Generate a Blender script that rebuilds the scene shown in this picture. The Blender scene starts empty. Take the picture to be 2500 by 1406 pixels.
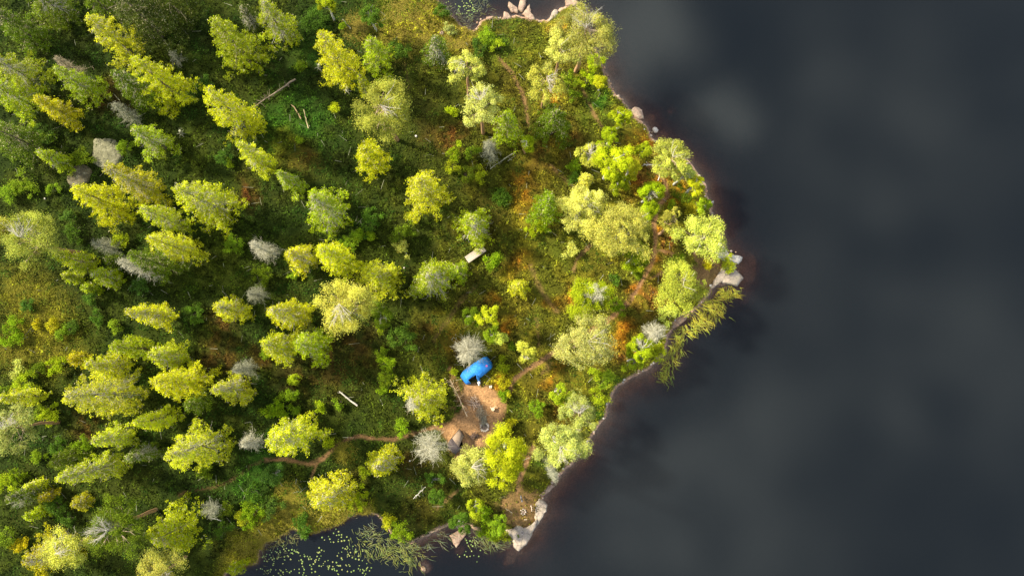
import bpy, math, random
import numpy as np
from mathutils import Vector, Matrix

# ------------------------------------------------------------------ camera, sky, sun, exposure
H = 84.0
F = 1690.0            # focal length in pixels of the 2500 px wide photograph
NX, NY = 1230.0, 890.0
scene = bpy.context.scene
col = scene.collection
n = np.array([(NX-1250)/F, -(NY-703)/F, -1.0]); n /= np.linalg.norm(n)
row2 = -n
row0 = np.array([1.0, 0, 0]) - row2[0]*row2; row0 /= np.linalg.norm(row0)
row1 = np.cross(row2, row0)
RC = np.array([row0, row1, row2])
cam_data = bpy.data.cameras.new("camera")
cam = bpy.data.objects.new("camera", cam_data); col.objects.link(cam)
M = Matrix.Identity(4)
for i in range(3):
    for j in range(3): M[i][j] = RC[i][j]
M[2][3] = H
cam.matrix_world = M
cam_data.sensor_width = 36.0
cam_data.lens = 36.0*F/2500.0
cam_data.clip_end = 2000
scene.camera = cam

SUN_EL = math.radians(38); SUN_AZ = math.radians(-68)      # azimuth measured from +Y towards +X
sdir = Vector((math.sin(SUN_AZ)*math.cos(SUN_EL), math.cos(SUN_AZ)*math.cos(SUN_EL), math.sin(SUN_EL)))
sl = bpy.data.lights.new("sun", 'SUN'); sl.energy = 5.0; sl.angle = math.radians(5.0); sl.color = (1.0, 0.93, 0.74)
so = bpy.data.objects.new("sun", sl); col.objects.link(so)
so.rotation_euler = (-sdir).to_track_quat('-Z', 'Y').to_euler(); so.location = (-60, 60, 90)

world = bpy.data.worlds.new("World"); scene.world = world; world.use_nodes = True
wn = world.node_tree; wn.nodes.clear()
def N(t, typ, **kw):
    nd = t.nodes.new(typ)
    for k, v in kw.items(): setattr(nd, k, v)
    return nd
wout = N(wn, 'ShaderNodeOutputWorld'); wbg = N(wn, 'ShaderNodeBackground'); wbg.inputs[1].default_value = 0.105
sky = N(wn, 'ShaderNodeTexSky', sky_type='NISHITA'); sky.sun_disc = False
sky.sun_elevation = SUN_EL; sky.sun_rotation = SUN_AZ
tc = N(wn, 'ShaderNodeTexCoord')
sep = N(wn, 'ShaderNodeSeparateXYZ'); wn.links.new(tc.outputs['Generated'], sep.inputs[0])
def wm(op, a, b=None, clamp=False):
    m = N(wn, 'ShaderNodeMath', operation=op); m.use_clamp = clamp
    for i, v in enumerate((a, b)):
        if v is None: continue
        if isinstance(v, (int, float)): m.inputs[i].default_value = v
        else: wn.links.new(v, m.inputs[i])
    return m.outputs[0]
zc = wm('MAXIMUM', sep.outputs[2], 0.05)
gx = wm('DIVIDE', sep.outputs[0], zc); gy = wm('DIVIDE', sep.outputs[1], zc)
cmb = N(wn, 'ShaderNodeCombineXYZ'); wn.links.new(gx, cmb.inputs[0]); wn.links.new(gy, cmb.inputs[1])
nz1 = N(wn, 'ShaderNodeTexNoise'); nz1.inputs['Scale'].default_value = 7.5; nz1.inputs['Detail'].default_value = 6
nz1.inputs['Roughness'].default_value = 0.58
wn.links.new(cmb.outputs[0], nz1.inputs['Vector'])
nz2 = N(wn, 'ShaderNodeTexNoise'); nz2.inputs['Scale'].default_value = 3.0; nz2.inputs['Detail'].default_value = 2
wn.links.new(cmb.outputs[0], nz2.inputs['Vector'])
warp = N(wn, 'ShaderNodeVectorMath', operation='MULTIPLY_ADD')
wn.links.new(nz1.outputs['Color'], warp.inputs[0]); warp.inputs[1].default_value = (0.2, 0.2, 0); 
wn.links.new(cmb.outputs[0], warp.inputs[2])
def sky_xy(px, py):                      # direction a still lake mirrors at a point
    d = RC @ np.array([(px-1250)/F, -(py-703)/F, -1.0]); return d[0]/-d[2]+0.10, d[1]/-d[2]+0.10
total = None
for px, py, rx, amp in ((1590, 40, 110, 1.0), (1750, 240, 60, 1.3), (1800, 330, 65, 1.1), (1500, 180, 90, .35), (1720, 300, 60, .5), (1640, 130, 80, .5), (1500, 15, 90, .45), (1560, 1220, 130, .33), (1850, 1010, 200, .3), (1450, 1310, 130, .3), (2150, 330, 300, .25), (2350, 900, 260, .3), (1950, 700, 150, .15), (1640, 1330, 70, .45), (1700, 1130, 90, .4), (1560, 90, 50, .6), (1850, 1360, 220, .28), (1480, 1000, 80, .25),
                        (1120, 20, 120, .6), (1350, 20, 120, .75)):
    cx, cy = sky_xy(px, py)
    vd = N(wn, 'ShaderNodeVectorMath', operation='DISTANCE'); wn.links.new(warp.outputs[0], vd.inputs[0])
    vd.inputs[1].default_value = (cx, cy, 0)
    mr = N(wn, 'ShaderNodeMapRange', interpolation_type='SMOOTHERSTEP'); wn.links.new(vd.outputs['Value'], mr.inputs['Value'])
    mr.inputs['From Min'].default_value = 0.0; mr.inputs['From Max'].default_value = rx*1.6/F
    mr.inputs['To Min'].default_value = amp; mr.inputs['To Max'].default_value = 0.0
    total = mr.outputs[0] if total is None else wm('ADD', total, mr.outputs[0])
base_c = wm('ADD', wm('MULTIPLY', wm('SUBTRACT', nz2.outputs[0], 0.36, True), 0.22), 0.11)
cloud = wm('ADD', total, base_c)
cloud = wm('MULTIPLY', cloud, wm('ADD', wm('MULTIPLY', wm('SUBTRACT', nz1.outputs[0], .36, True), 3.6), 0.42), True)
cmix = N(wn, 'ShaderNodeMixRGB'); wn.links.new(cloud, cmix.inputs[0]); wn.links.new(sky.outputs[0], cmix.inputs[1])
cmix.inputs[2].default_value = (15.5, 15.2, 14.0, 1)
wn.links.new(cmix.outputs[0], wbg.inputs[0]); wn.links.new(wbg.outputs[0], wout.inputs[0])

scene.view_settings.view_transform = 'Standard'; scene.view_settings.look = 'None'
scene.view_settings.exposure = 1.02; scene.view_settings.gamma = 1.0
scene.cycles.max_bounces = 6; scene.cycles.transparent_max_bounces = 8
scene.cycles.caustics_reflective = False; scene.cycles.caustics_refractive = False

# ------------------------------------------------------------------ helpers
def G(px, py, z=0.9):
    """pixel of the photograph -> point of the place at height z"""
    px = np.asarray(px, float); py = np.asarray(py, float)
    d = np.stack([(px-1250)/F, -(py-703)/F, -np.ones_like(px)], -1) @ RC.T
    t = (z-H)/d[..., 2]
    return d[..., 0]*t, d[..., 1]*t
def P(x, y, z=0.9):
    """place -> pixel of the photograph (to look up what grows there)"""
    v = np.stack([x, y, np.full_like(x, z-H)], -1) @ RC
    return 1250 - F*v[..., 0]/v[..., 2], 703 + F*v[..., 1]/v[..., 2]
def mpp(px, py, z=0.9):
    a = G(px, py, z); b = G(px+1, py, z); return float(math.hypot(b[0]-a[0], b[1]-a[1]))
def hash2(ix, iy, s):
    v = np.sin(ix*127.1 + iy*311.7 + s*74.7)*43758.5453
    return v - np.floor(v)
def vnoise(x, y, s):
    ix, iy = np.floor(x), np.floor(y); fx, fy = x-ix, y-iy
    fx = fx*fx*(3-2*fx); fy = fy*fy*(3-2*fy)
    a, b, c, d = hash2(ix, iy, s), hash2(ix+1, iy, s), hash2(ix, iy+1, s), hash2(ix+1, iy+1, s)
    return (a*(1-fx)+b*fx)*(1-fy) + (c*(1-fx)+d*fx)*fy
def fbm(x, y, scale, s=0, o=4):
    x = np.asarray(x)/scale; y = np.asarray(y)/scale; r = 0; a = 1; t = 0
    for k in range(o):
        r = r + a*vnoise(x*2**k+17*k, y*2**k-9*k, s+k); t += a; a *= .55
    return r/t
def smooth(a, b, x):
    t = np.clip((x-a)/(b-a), 0, 1); return t*t*(3-2*t)
def seg_dist(x, y, pts, closed=False):
    d = np.full(x.shape, 1e9)
    n_ = len(pts)
    for i in range(n_ if closed else n_-1):
        ax, ay = pts[i]; bx, by = pts[(i+1) % n_]
        dx, dy = bx-ax, by-ay
        t = np.clip(((x-ax)*dx+(y-ay)*dy)/(dx*dx+dy*dy+1e-9), 0, 1)
        d = np.minimum(d, np.hypot(x-ax-t*dx, y-ay-t*dy))
    return d
def inside(x, y, pts):
    r = np.zeros(x.shape, bool); n_ = len(pts)
    for i in range(n_):
        ax, ay = pts[i]; bx, by = pts[(i+1) % n_]
        if ay == by: continue
        c = ((ay > y) != (by > y)) & (x < (bx-ax)*(y-ay)/(by-ay)+ax)
        r ^= c
    return r
def mesh(name, V, Fc, mat, parent=None, cols=None, smooth_=False, attrs=None):
    """V (n,3), Fc: array (m,k) or list of arrays of such"""
    V = np.asarray(V, np.float32)
    groups = Fc if isinstance(Fc, list) else [Fc]
    groups = [np.asarray(g, np.int32) for g in groups if len(g)]
    used = np.unique(np.concatenate([g.ravel() for g in groups]))
    if len(used) < len(V):                                          # drop points no face uses
        mp_ = np.zeros(len(V), np.int32); mp_[used] = np.arange(len(used)); V = V[used]; groups = [mp_[g] for g in groups]
        if cols is not None: cols = np.asarray(cols)[used] if np.ndim(cols) == 2 else cols
        if attrs: attrs = {k: np.asarray(v)[used] for k, v in attrs.items()}
    me = bpy.data.meshes.new(name)
    me.vertices.add(len(V)); me.vertices.foreach_set('co', V.ravel())
    loops = np.concatenate([g.ravel() for g in groups])
    starts = []; o = 0
    for g in groups:
        starts.append(o + np.arange(len(g))*g.shape[1]); o += g.size
    starts = np.concatenate(starts)
    me.loops.add(len(loops)); me.loops.foreach_set('vertex_index', loops)
    me.polygons.add(len(starts)); me.polygons.foreach_set('loop_start', starts.astype(np.int32))
    if smooth_: me.polygons.foreach_set('use_smooth', np.ones(len(starts), bool))
    if cols is not None:
        a = me.color_attributes.new('Col', 'FLOAT_COLOR', 'POINT')
        c4 = np.ones((len(V), 4), np.float32); c4[:, :3] = cols
        a.data.foreach_set('color', c4.ravel())
    for k, v in (attrs or {}).items():
        a = me.attributes.new(k, 'FLOAT', 'POINT'); a.data.foreach_set('value', np.asarray(v, np.float32))
    me.update(calc_edges=True); me.validate()
    me.materials.append(mat)
    ob = bpy.data.objects.new(name, me); col.objects.link(ob)
    if parent: ob.parent = parent
    return ob
def empty(name, loc, label, cat, group=None, rz=0):
    o = bpy.data.objects.new(name, None); col.objects.link(o); o.location = loc; o.rotation_euler = (0, 0, rz)
    o.empty_display_size = .3
    return tag(o, label, cat, group)
def tag(o, label=None, cat=None, group=None, kind=None):
    if label: o['label'] = label
    if cat: o['category'] = cat
    if group: o['group'] = group
    if kind: o['kind'] = kind
    return o
def tubes(P0, P1, r0, r1, k=4):
    P0 = np.asarray(P0, float).reshape(-1, 3); P1 = np.asarray(P1, float).reshape(-1, 3)
    m = len(P0); r0 = np.broadcast_to(np.asarray(r0, float), (m,)); r1 = np.broadcast_to(np.asarray(r1, float), (m,))
    d = P1-P0; d /= np.linalg.norm(d, axis=1, keepdims=True)+1e-9
    ref = np.where(np.abs(d[:, 2:3]) > .9, np.array([[1., 0, 0]]), np.array([[0, 0, 1.]]))
    u = np.cross(d, ref); u /= np.linalg.norm(u, axis=1, keepdims=True)+1e-9; w = np.cross(d, u)
    an = np.arange(k)*2*np.pi/k
    ring = u[:, None]*np.cos(an)[None, :, None] + w[:, None]*np.sin(an)[None, :, None]
    V = np.concatenate([P0[:, None]+ring*r0[:, None, None], P1[:, None]+ring*r1[:, None, None]], 1).reshape(-1, 3)
    base = (np.arange(m)*2*k)[:, None]
    i = np.arange(k); j = (i+1) % k
    q = np.stack([i, j, j+k, i+k], 1)
    return V, (base[:, :, None]+q[None]).reshape(-1, 4)
def quads(C, nrm, L, W, rng, jit=True):
    """rhombic leaves: centres, normals, half length, half width"""
    m = len(C)
    nrm = nrm/(np.linalg.norm(nrm, axis=1, keepdims=True)+1e-9)
    t = rng.normal(size=(m, 3)); t -= (t*nrm).sum(1, keepdims=True)*nrm
    t /= np.linalg.norm(t, axis=1, keepdims=True)+1e-9
    b = np.cross(nrm, t); L = np.broadcast_to(L, (m,))[:, None]; W = np.broadcast_to(W, (m,))[:, None]
    V = np.stack([C-t*L, C+b*W-t*L*.15, C+t*L, C-b*W-t*L*.15], 1).reshape(-1, 3)
    return V, np.arange(4*m).reshape(-1, 4)
class Geo:
    def __init__(s): s.V = []; s.F = []; s.C = []; s.n = 0
    def add(s, V, F_, c=None):
        s.V.append(V); s.F.append(np.asarray(F_)+s.n); s.n += len(V)
        c = np.asarray((.5, .5, .5) if c is None else c, float)
        s.C.append(np.broadcast_to(c, (len(V), 3)))
    def build(s, name, mat, parent=None, smooth_=False):
        by = {}
        for f in s.F: by.setdefault(f.shape[1], []).append(f)
        return mesh(name, np.concatenate(s.V), [np.concatenate(v) for v in by.values()], mat, parent, np.concatenate(s.C), smooth_)

# ------------------------------------------------------------------ materials
def mat(name, rough=.8, attr=True, color=(.5, .5, .5), nscale=0, namt=.3, transl=0, bump=0, bscale=20, metal=0, spec=.3):
    m = bpy.data.materials.new(name); m.use_nodes = True; t = m.node_tree; b = t.nodes['Principled BSDF']
    b.inputs['Roughness'].default_value = rough; b.inputs['Metallic'].default_value = metal
    b.inputs['Specular IOR Level'].default_value = spec
    if attr:
        a = N(t, 'ShaderNodeVertexColor', layer_name='Col'); src = a.outputs[0]
    else:
        a = N(t, 'ShaderNodeRGB'); a.outputs[0].default_value = (*color, 1); src = a.outputs[0]
    if nscale:
        g = N(t, 'ShaderNodeNewGeometry')
        nz = N(t, 'ShaderNodeTexNoise'); nz.inputs['Scale'].default_value = nscale; nz.inputs['Detail'].default_value = 5
        nz.inputs['Roughness'].default_value = .7
        t.links.new(g.outputs['Position'], nz.inputs['Vector'])
        mr = N(t, 'ShaderNodeMapRange'); mr.inputs['From Min'].default_value = .3; mr.inputs['From Max'].default_value = .7
        mr.inputs['To Min'].default_value = 1-namt; mr.inputs['To Max'].default_value = 1+namt
        t.links.new(nz.outputs[0], mr.inputs['Value'])
        vm = N(t, 'ShaderNodeVectorMath', operation='SCALE'); t.links.new(src, vm.inputs[0]); t.links.new(mr.outputs[0], vm.inputs['Scale'])
        src = vm.outputs[0]
    t.links.new(src, b.inputs['Base Color'])
    if bump:
        nb = N(t, 'ShaderNodeTexNoise'); nb.inputs['Scale'].default_value = bscale; nb.inputs['Detail'].default_value = 6
        g2 = N(t, 'ShaderNodeNewGeometry'); t.links.new(g2.outputs['Position'], nb.inputs['Vector'])
        bp = N(t, 'ShaderNodeBump'); bp.inputs['Strength'].default_value = bump; bp.inputs['Distance'].default_value = .1
        t.links.new(nb.outputs[0], bp.inputs['Height']); t.links.new(bp.outputs[0], b.inputs['Normal'])
    if transl:
        tr = N(t, 'ShaderNodeBsdfTranslucent'); t.links.new(src, tr.inputs[0])
        mx = N(t, 'ShaderNodeMixShader'); mx.inputs[0].default_value = transl
        t.links.new(b.outputs[0], mx.inputs[1]); t.links.new(tr.outputs[0], mx.inputs[2])
        t.links.new(mx.outputs[0], t.nodes['Material Output'].inputs[0])
    return m
M_LEAF = mat('foliage', .75, transl=.32, spec=.08)
M_BARK = mat('bark', .9, nscale=6, namt=.35)
M_GROUND = mat('forest_floor', .95, nscale=5, namt=.5, bump=.9, bscale=9, spec=.1)
M_UNDER = mat('undergrowth_leaf', .8, transl=.2, spec=.05)
M_ROCK = mat('granite', .85, nscale=4.5, namt=.28, bump=.6, bscale=7, spec=.3)
tt = M_ROCK.node_tree; bs = tt.nodes['Principled BSDF']; src = bs.inputs['Base Color'].links[0].from_socket
gp = N(tt, 'ShaderNodeNewGeometry')
n1 = N(tt, 'ShaderNodeTexNoise'); n1.inputs['Scale'].default_value = 2.6; n1.inputs['Detail'].default_value = 8; n1.inputs['Roughness'].default_value = .75
vo = N(tt, 'ShaderNodeTexVoronoi', feature='DISTANCE_TO_EDGE'); vo.inputs['Scale'].default_value = .9
vw = N(tt, 'ShaderNodeVectorMath', operation='MULTIPLY_ADD'); tt.links.new(n1.outputs['Color'], vw.inputs[0]); vw.inputs[1].default_value = (.9, .9, .4); tt.links.new(gp.outputs['Position'], vw.inputs[2])
tt.links.new(vw.outputs[0], vo.inputs['Vector']); tt.links.new(gp.outputs['Position'], n1.inputs['Vector'])
r1 = N(tt, 'ShaderNodeMapRange'); r1.inputs['From Min'].default_value = .5; r1.inputs['From Max'].default_value = .62; r1.inputs['To Max'].default_value = .55
tt.links.new(n1.outputs[0], r1.inputs['Value'])
m1 = N(tt, 'ShaderNodeMixRGB'); tt.links.new(r1.outputs[0], m1.inputs[0]); tt.links.new(src, m1.inputs[1]); m1.inputs[2].default_value = (.34, .31, .20, 1)
r2 = N(tt, 'ShaderNodeMapRange'); r2.inputs['From Max'].default_value = .035; r2.inputs['To Min'].default_value = .35; r2.inputs['To Max'].default_value = 1
tt.links.new(vo.outputs['Distance'], r2.inputs['Value'])
v2 = N(tt, 'ShaderNodeVectorMath', operation='SCALE'); tt.links.new(m1.outputs[0], v2.inputs[0]); tt.links.new(r2.outputs[0], v2.inputs['Scale']); tt.links.new(v2.outputs[0], bs.inputs['Base Color'])
M_TENT = mat('tent_fabric', .6, nscale=2.2, namt=.18, bump=.9, bscale=3, spec=.3)
M_TARP = mat('canvas', .8, nscale=5, namt=.15, bump=.3, bscale=6)
M_WOOD = mat('grey_wood', .8, nscale=14, namt=.4)
M_PLAIN = mat('painted', .5, nscale=8, namt=.1)
M_PAD = mat('lily_leaf', .35, nscale=6, namt=.2, spec=.5)

# water: mirror of the sky over peat-brown water that lets shallow rock show through
M_WATER = bpy.data.materials.new('lake_water'); M_WATER.use_nodes = True
t = M_WATER.node_tree; t.nodes.clear()
out = N(t, 'ShaderNodeOutputMaterial')
at = N(t, 'ShaderNodeAttribute', attribute_name='depth')
comb = N(t, 'ShaderNodeCombineXYZ')
for i, k in enumerate((.90, 1.5, 2.15)):
    mu = N(t, 'ShaderNodeMath', operation='MULTIPLY'); mu.inputs[1].default_value = -k; t.links.new(at.outputs['Fac'], mu.inputs[0])
    ex = N(t, 'ShaderNodeMath', operation='EXPONENT'); t.links.new(mu.outputs[0], ex.inputs[0])
    ml = N(t, 'ShaderNodeMath', operation='MULTIPLY'); ml.inputs[1].default_value = .9; t.links.new(ex.outputs[0], ml.inputs[0])
    t.links.new(ml.outputs[0], comb.inputs[i])
tr = N(t, 'ShaderNodeBsdfTransparent'); t.links.new(comb.outputs[0], tr.inputs[0])
df = N(t, 'ShaderNodeBsdfDiffuse'); df.inputs[0].default_value = (.0047, .0062, .0079, 1)
ad = N(t, 'ShaderNodeAddShader'); t.links.new(tr.outputs[0], ad.inputs[0]); t.links.new(df.outputs[0], ad.inputs[1])
gl = N(t, 'ShaderNodeBsdfGlossy'); gl.inputs['Roughness'].default_value = .03; gl.inputs[0].default_value = (.88, .97, 1, 1)
geo = N(t, 'ShaderNodeNewGeometry')
nw = N(t, 'ShaderNodeTexNoise'); nw.inputs['Scale'].default_value = 5.0; nw.inputs['Detail'].default_value = 5
mp = N(t, 'ShaderNodeMapping'); mp.inputs['Scale'].default_value = (1, 1.8, 1); mp.inputs['Rotation'].default_value = (0, 0, .5)
t.links.new(geo.outputs['Position'], mp.inputs[0]); t.links.new(mp.outputs[0], nw.inputs['Vector'])
bp = N(t, 'ShaderNodeBump'); bp.inputs['Strength'].default_value = .10; bp.inputs['Distance'].default_value = .03
t.links.new(nw.outputs[0], bp.inputs['Height']); t.links.new(bp.outputs[0], gl.inputs['Normal'])
fr = N(t, 'ShaderNodeFresnel'); fr.inputs[0].default_value = 1.33
mx = N(t, 'ShaderNodeMixShader'); t.links.new(fr.outputs[0], mx.inputs[0]); t.links.new(ad.outputs[0], mx.inputs[1]); t.links.new(gl.outputs[0], mx.inputs[2])
t.links.new(mx.outputs[0], out.inputs[0])

# ------------------------------------------------------------------ terrain
SHORE_PX = [(1040, -900), (1055, -60), (1068, 0), (1085, 25), (1110, 50), (1130, 67), (1150, 76), (1165, 71), (1172, 54), (1195, 47), (1215, 46), (1235, 45), (1260, 40), (1295, 50), (1318, 54),
 (1338, 52), (1352, 40), (1370, 22), (1395, 14), (1425, 40), (1440, 90), (1455, 130), (1470, 165), (1485, 200), (1500, 232), (1522, 252), (1545, 285), (1572, 305),
 (1588, 335), (1605, 352), (1640, 365), (1680, 395), (1705, 430), (1720, 450), (1724, 480), (1733, 505), (1742, 540), (1758, 580), (1765, 600), (1778, 625), (1795, 640),
 (1785, 655), (1795, 680), (1770, 690), (1745, 692), (1735, 705), (1718, 730), (1690, 755), (1650, 780), (1628, 815), (1620, 860), (1600, 882), (1570, 903), (1530, 925),
 (1500, 948), (1482, 985), (1475, 1020), (1450, 1050), (1430, 1085), (1400, 1120), (1372, 1150), (1345, 1180), (1322, 1208), (1328, 1240), (1315, 1270), (1290, 1305), (1268, 1330), (1256, 1320),
 (1245, 1300), (1225, 1298), (1200, 1304), (1175, 1297), (1150, 1280), (1125, 1282), (1095, 1277), (1050, 1300), (998, 1324), (975, 1314), (951, 1297), (934, 1270), (914, 1255), (877, 1250), (854, 1260),
 (834, 1277), (800, 1290), (767, 1300), (747, 1301), (710, 1290), (677, 1314), (643, 1327), (630, 1354), (627, 1374), (600, 1380), (560, 1390), (540, 1420), (500, 1500), (420, 2200),
 (-2500, 2600), (-2500, -2500), (900, -2500)]
sx, sy = G(np.array([p[0] for p in SHORE_PX]), np.array([p[1] for p in SHORE_PX]), 0.15)
SHORE = []
rr = random.Random(3)
for i in range(len(sx)):
    ax, ay = sx[i], sy[i]; bx, by = sx[(i+1) % len(sx)], sy[(i+1) % len(sx)]
    L = math.hypot(bx-ax, by-ay); SHORE.append((ax, ay))
    if L < 6:
        for k in (1, 2):
            SHORE.append((ax+(bx-ax)*k/3+rr.uniform(-.16, .16), ay+(by-ay)*k/3+rr.uniform(-.16, .16)))
SHOALS = [(1266, 1342, 24, .25, 1.2), (1248, 1362, 24, .3, 1.3), (1235, 1378, 18, .5, 1), (1035, 1386, 28, .12, 1), (1030, 1330, 30, .8, 1), (1757, 460, 26, .95, 1), (1640, 270, 14, .75, 1), (1590, 285, 25, .5, 1),
          (1830, 650, 42, .62, 1.8), (1820, 720, 40, 1.05, 1), (1770, 570, 35, .7, 1), (1700, 400, 40, .9, 1), (1620, 330, 28, .6, 1), (1440, 1110, 34, 1.2, 1), (1350, 1210, 30, .5, 1),
          (1480, 1000, 35, .95, 1), (1300, 60, 40, .7, 1), (1400, 5, 50, .8, 1), (1200, 20, 40, 1.0, 1), (1120, 1345, 25, .5, 1), (1500, 210, 30, .5, 1.2), (1660, 800, 30, .9, 1)]
def signed(x, y):
    d = seg_dist(x, y, SHORE, True)
    return np.where(inside(x, y, SHORE), d, -d)
def height(x, y, d=None):
    if d is None: d = signed(x, y)
    px, py = P(x, y, 0)
    land = .12 + 1.0*(1-np.exp(-np.maximum(d, 0)/1.6)) + .45*(fbm(x, y, 7, 5)-.5)*smooth(0, 5, d)
    steep = np.where((px < 1000) & (py > 1150), 2.2, .52)
    steep = np.where((px < 1200) & (py < 100), .8, steep)
    lake = .12 - steep*np.minimum(-np.minimum(d, 0), 5) - .15*np.maximum(-d-5, 0)
    lake = np.maximum(lake, -5)
    for cx, cy, r, dep, el in SHOALS:
        q = np.hypot((px-cx)/r, (py-cy)/(r*el))
        q = q*(.75+.6*fbm(x, y, 1.4, 9))
        lake = np.maximum(lake, -dep - 4*smooth(.45, 1.5, q))
    lake = lake + .25*(fbm(x, y, 1.2, 8)-.5)*smooth(0, 1, -d)
    return np.where(d > 0, land, np.minimum(lake, .1))
def h1(x, y):
    return float(height(np.array([float(x)]), np.array([float(y)]))[0])

PATHS = [([(1125, 1038), (1095, 1045), (1060, 1043), (1010, 1058), (960, 1072), (930, 1072), (880, 1064), (845, 1073), (815, 1095), (790, 1118), (760, 1132), (700, 1120), (650, 1122)], 7, 1), ([(650, 1122), (615, 1135), (590, 1155), (560, 1175), (520, 1190), (470, 1195), (440, 1205)], 5, .6),
 ([(775, 1128), (762, 1160), (755, 1190)], 5, .8),
 ([(1205, 990), (1240, 962), (1255, 925), (1290, 900), (1330, 875), (1365, 850), (1420, 818), (1480, 785), (1510, 760), (1540, 730), (1560, 700), (1575, 670), (1595, 630), (1600, 590), (1595, 545), (1610, 500), (1630, 480), (1620, 440), (1580, 400)], 8, 1),
 ([(1600, 610), (1640, 620), (1630, 660), (1590, 680)], 6, .8), ([(1300, 1090), (1285, 1130), (1270, 1165), (1262, 1210)], 7, 1), ([(1300, 1095), (1270, 1105)], 9, 1),
 ([(1215, 140), (1250, 180), (1275, 230), (1285, 270), (1290, 310)], 5, .75), ([(1415, 200), (1430, 240), (1450, 280), (1468, 310)], 5, .7),
 ([(1100, 900), (1115, 945), (1140, 990), (1140, 1030)], 9, .7), ([(1440, 600), (1410, 630), (1400, 660)], 7, .7), ([(1295, 650), (1310, 690), (1335, 730), (1360, 760)], 9, .45),
 ([(1690, 600), (1705, 640), (1725, 670), (1745, 660)], 10, .9), ([(1120, 1195), (1085, 1225), (1055, 1248)], 6, .6), ([(1345, 405), (1370, 430), (1395, 455)], 6, .6), ([(1310, 780), (1315, 840)], 6, .5), ([(1160, 700), (1130, 730), (1060, 830)], 8, .3), ([(985, 130), (1000, 230)], 4, .3), ([(1340, 890), (1320, 930)], 12, .6)]
PATHW = [([tuple(map(float, G(*p))) for p in pts], w*.038, a) for pts, w, a in PATHS]
CLEAR_PX = [(1140, 940), (1170, 942), (1192, 950), (1212, 965), (1222, 985), (1220, 1010), (1216, 1045), (1200, 1075), (1160, 1090), (1128, 1105), (1098, 1080), (1088, 1048), (1110, 1035), (1118, 1015), (1135, 1000), (1135, 975), (1130, 950)]
CLEAR = [tuple(map(float, G(*p))) for p in CLEAR_PX]
BEACH = [tuple(map(float, G(*p))) for p in [(1240, 1212), (1262, 1203), (1305, 1210), (1312, 1240), (1300, 1290), (1262, 1288), (1240, 1262), (1228, 1235)]]
POINT = [tuple(map(float, G(*p))) for p in [(1735, 640), (1760, 590), (1800, 640), (1800, 690), (1740, 705), (1715, 690), (1700, 660)]]
def dirt(x, y):
    """0 = covered by plants, 1 = trodden bare soil"""
    w = fbm(x, y, 1.0, 31)
    r = np.zeros(x.shape)
    for pts, wd, a in PATHW:
        d = seg_dist(x, y, pts) + (w-.5)*.5
        r = np.maximum(r, a*(1-smooth(wd*.45, wd*1.15+.08, d))*(smooth(.25, .55, w) if a < .7 else smooth(.12, .42, w)))
    for poly, a in ((CLEAR, 1.0), (BEACH, .65), (POINT, .85)):
        d = seg_dist(x, y, poly, True); d = np.where(inside(x, y, poly), -d, d) + (w-.5)*2.2 - .35
        r = np.maximum(r, a*(1-smooth(-.25, .45, d)))
    return r
SHADE_MOSS = (.030, .052, .009); MOSS = (.070, .095, .012); GOLD = (.27, .255, .025); RUST = (.13, .055, .02); ORNG = (.42, .17, .02); LUSH = (.045, .13, .015); OLIV = (.12, .115, .018); YEL = (.30, .29, .02)
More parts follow.
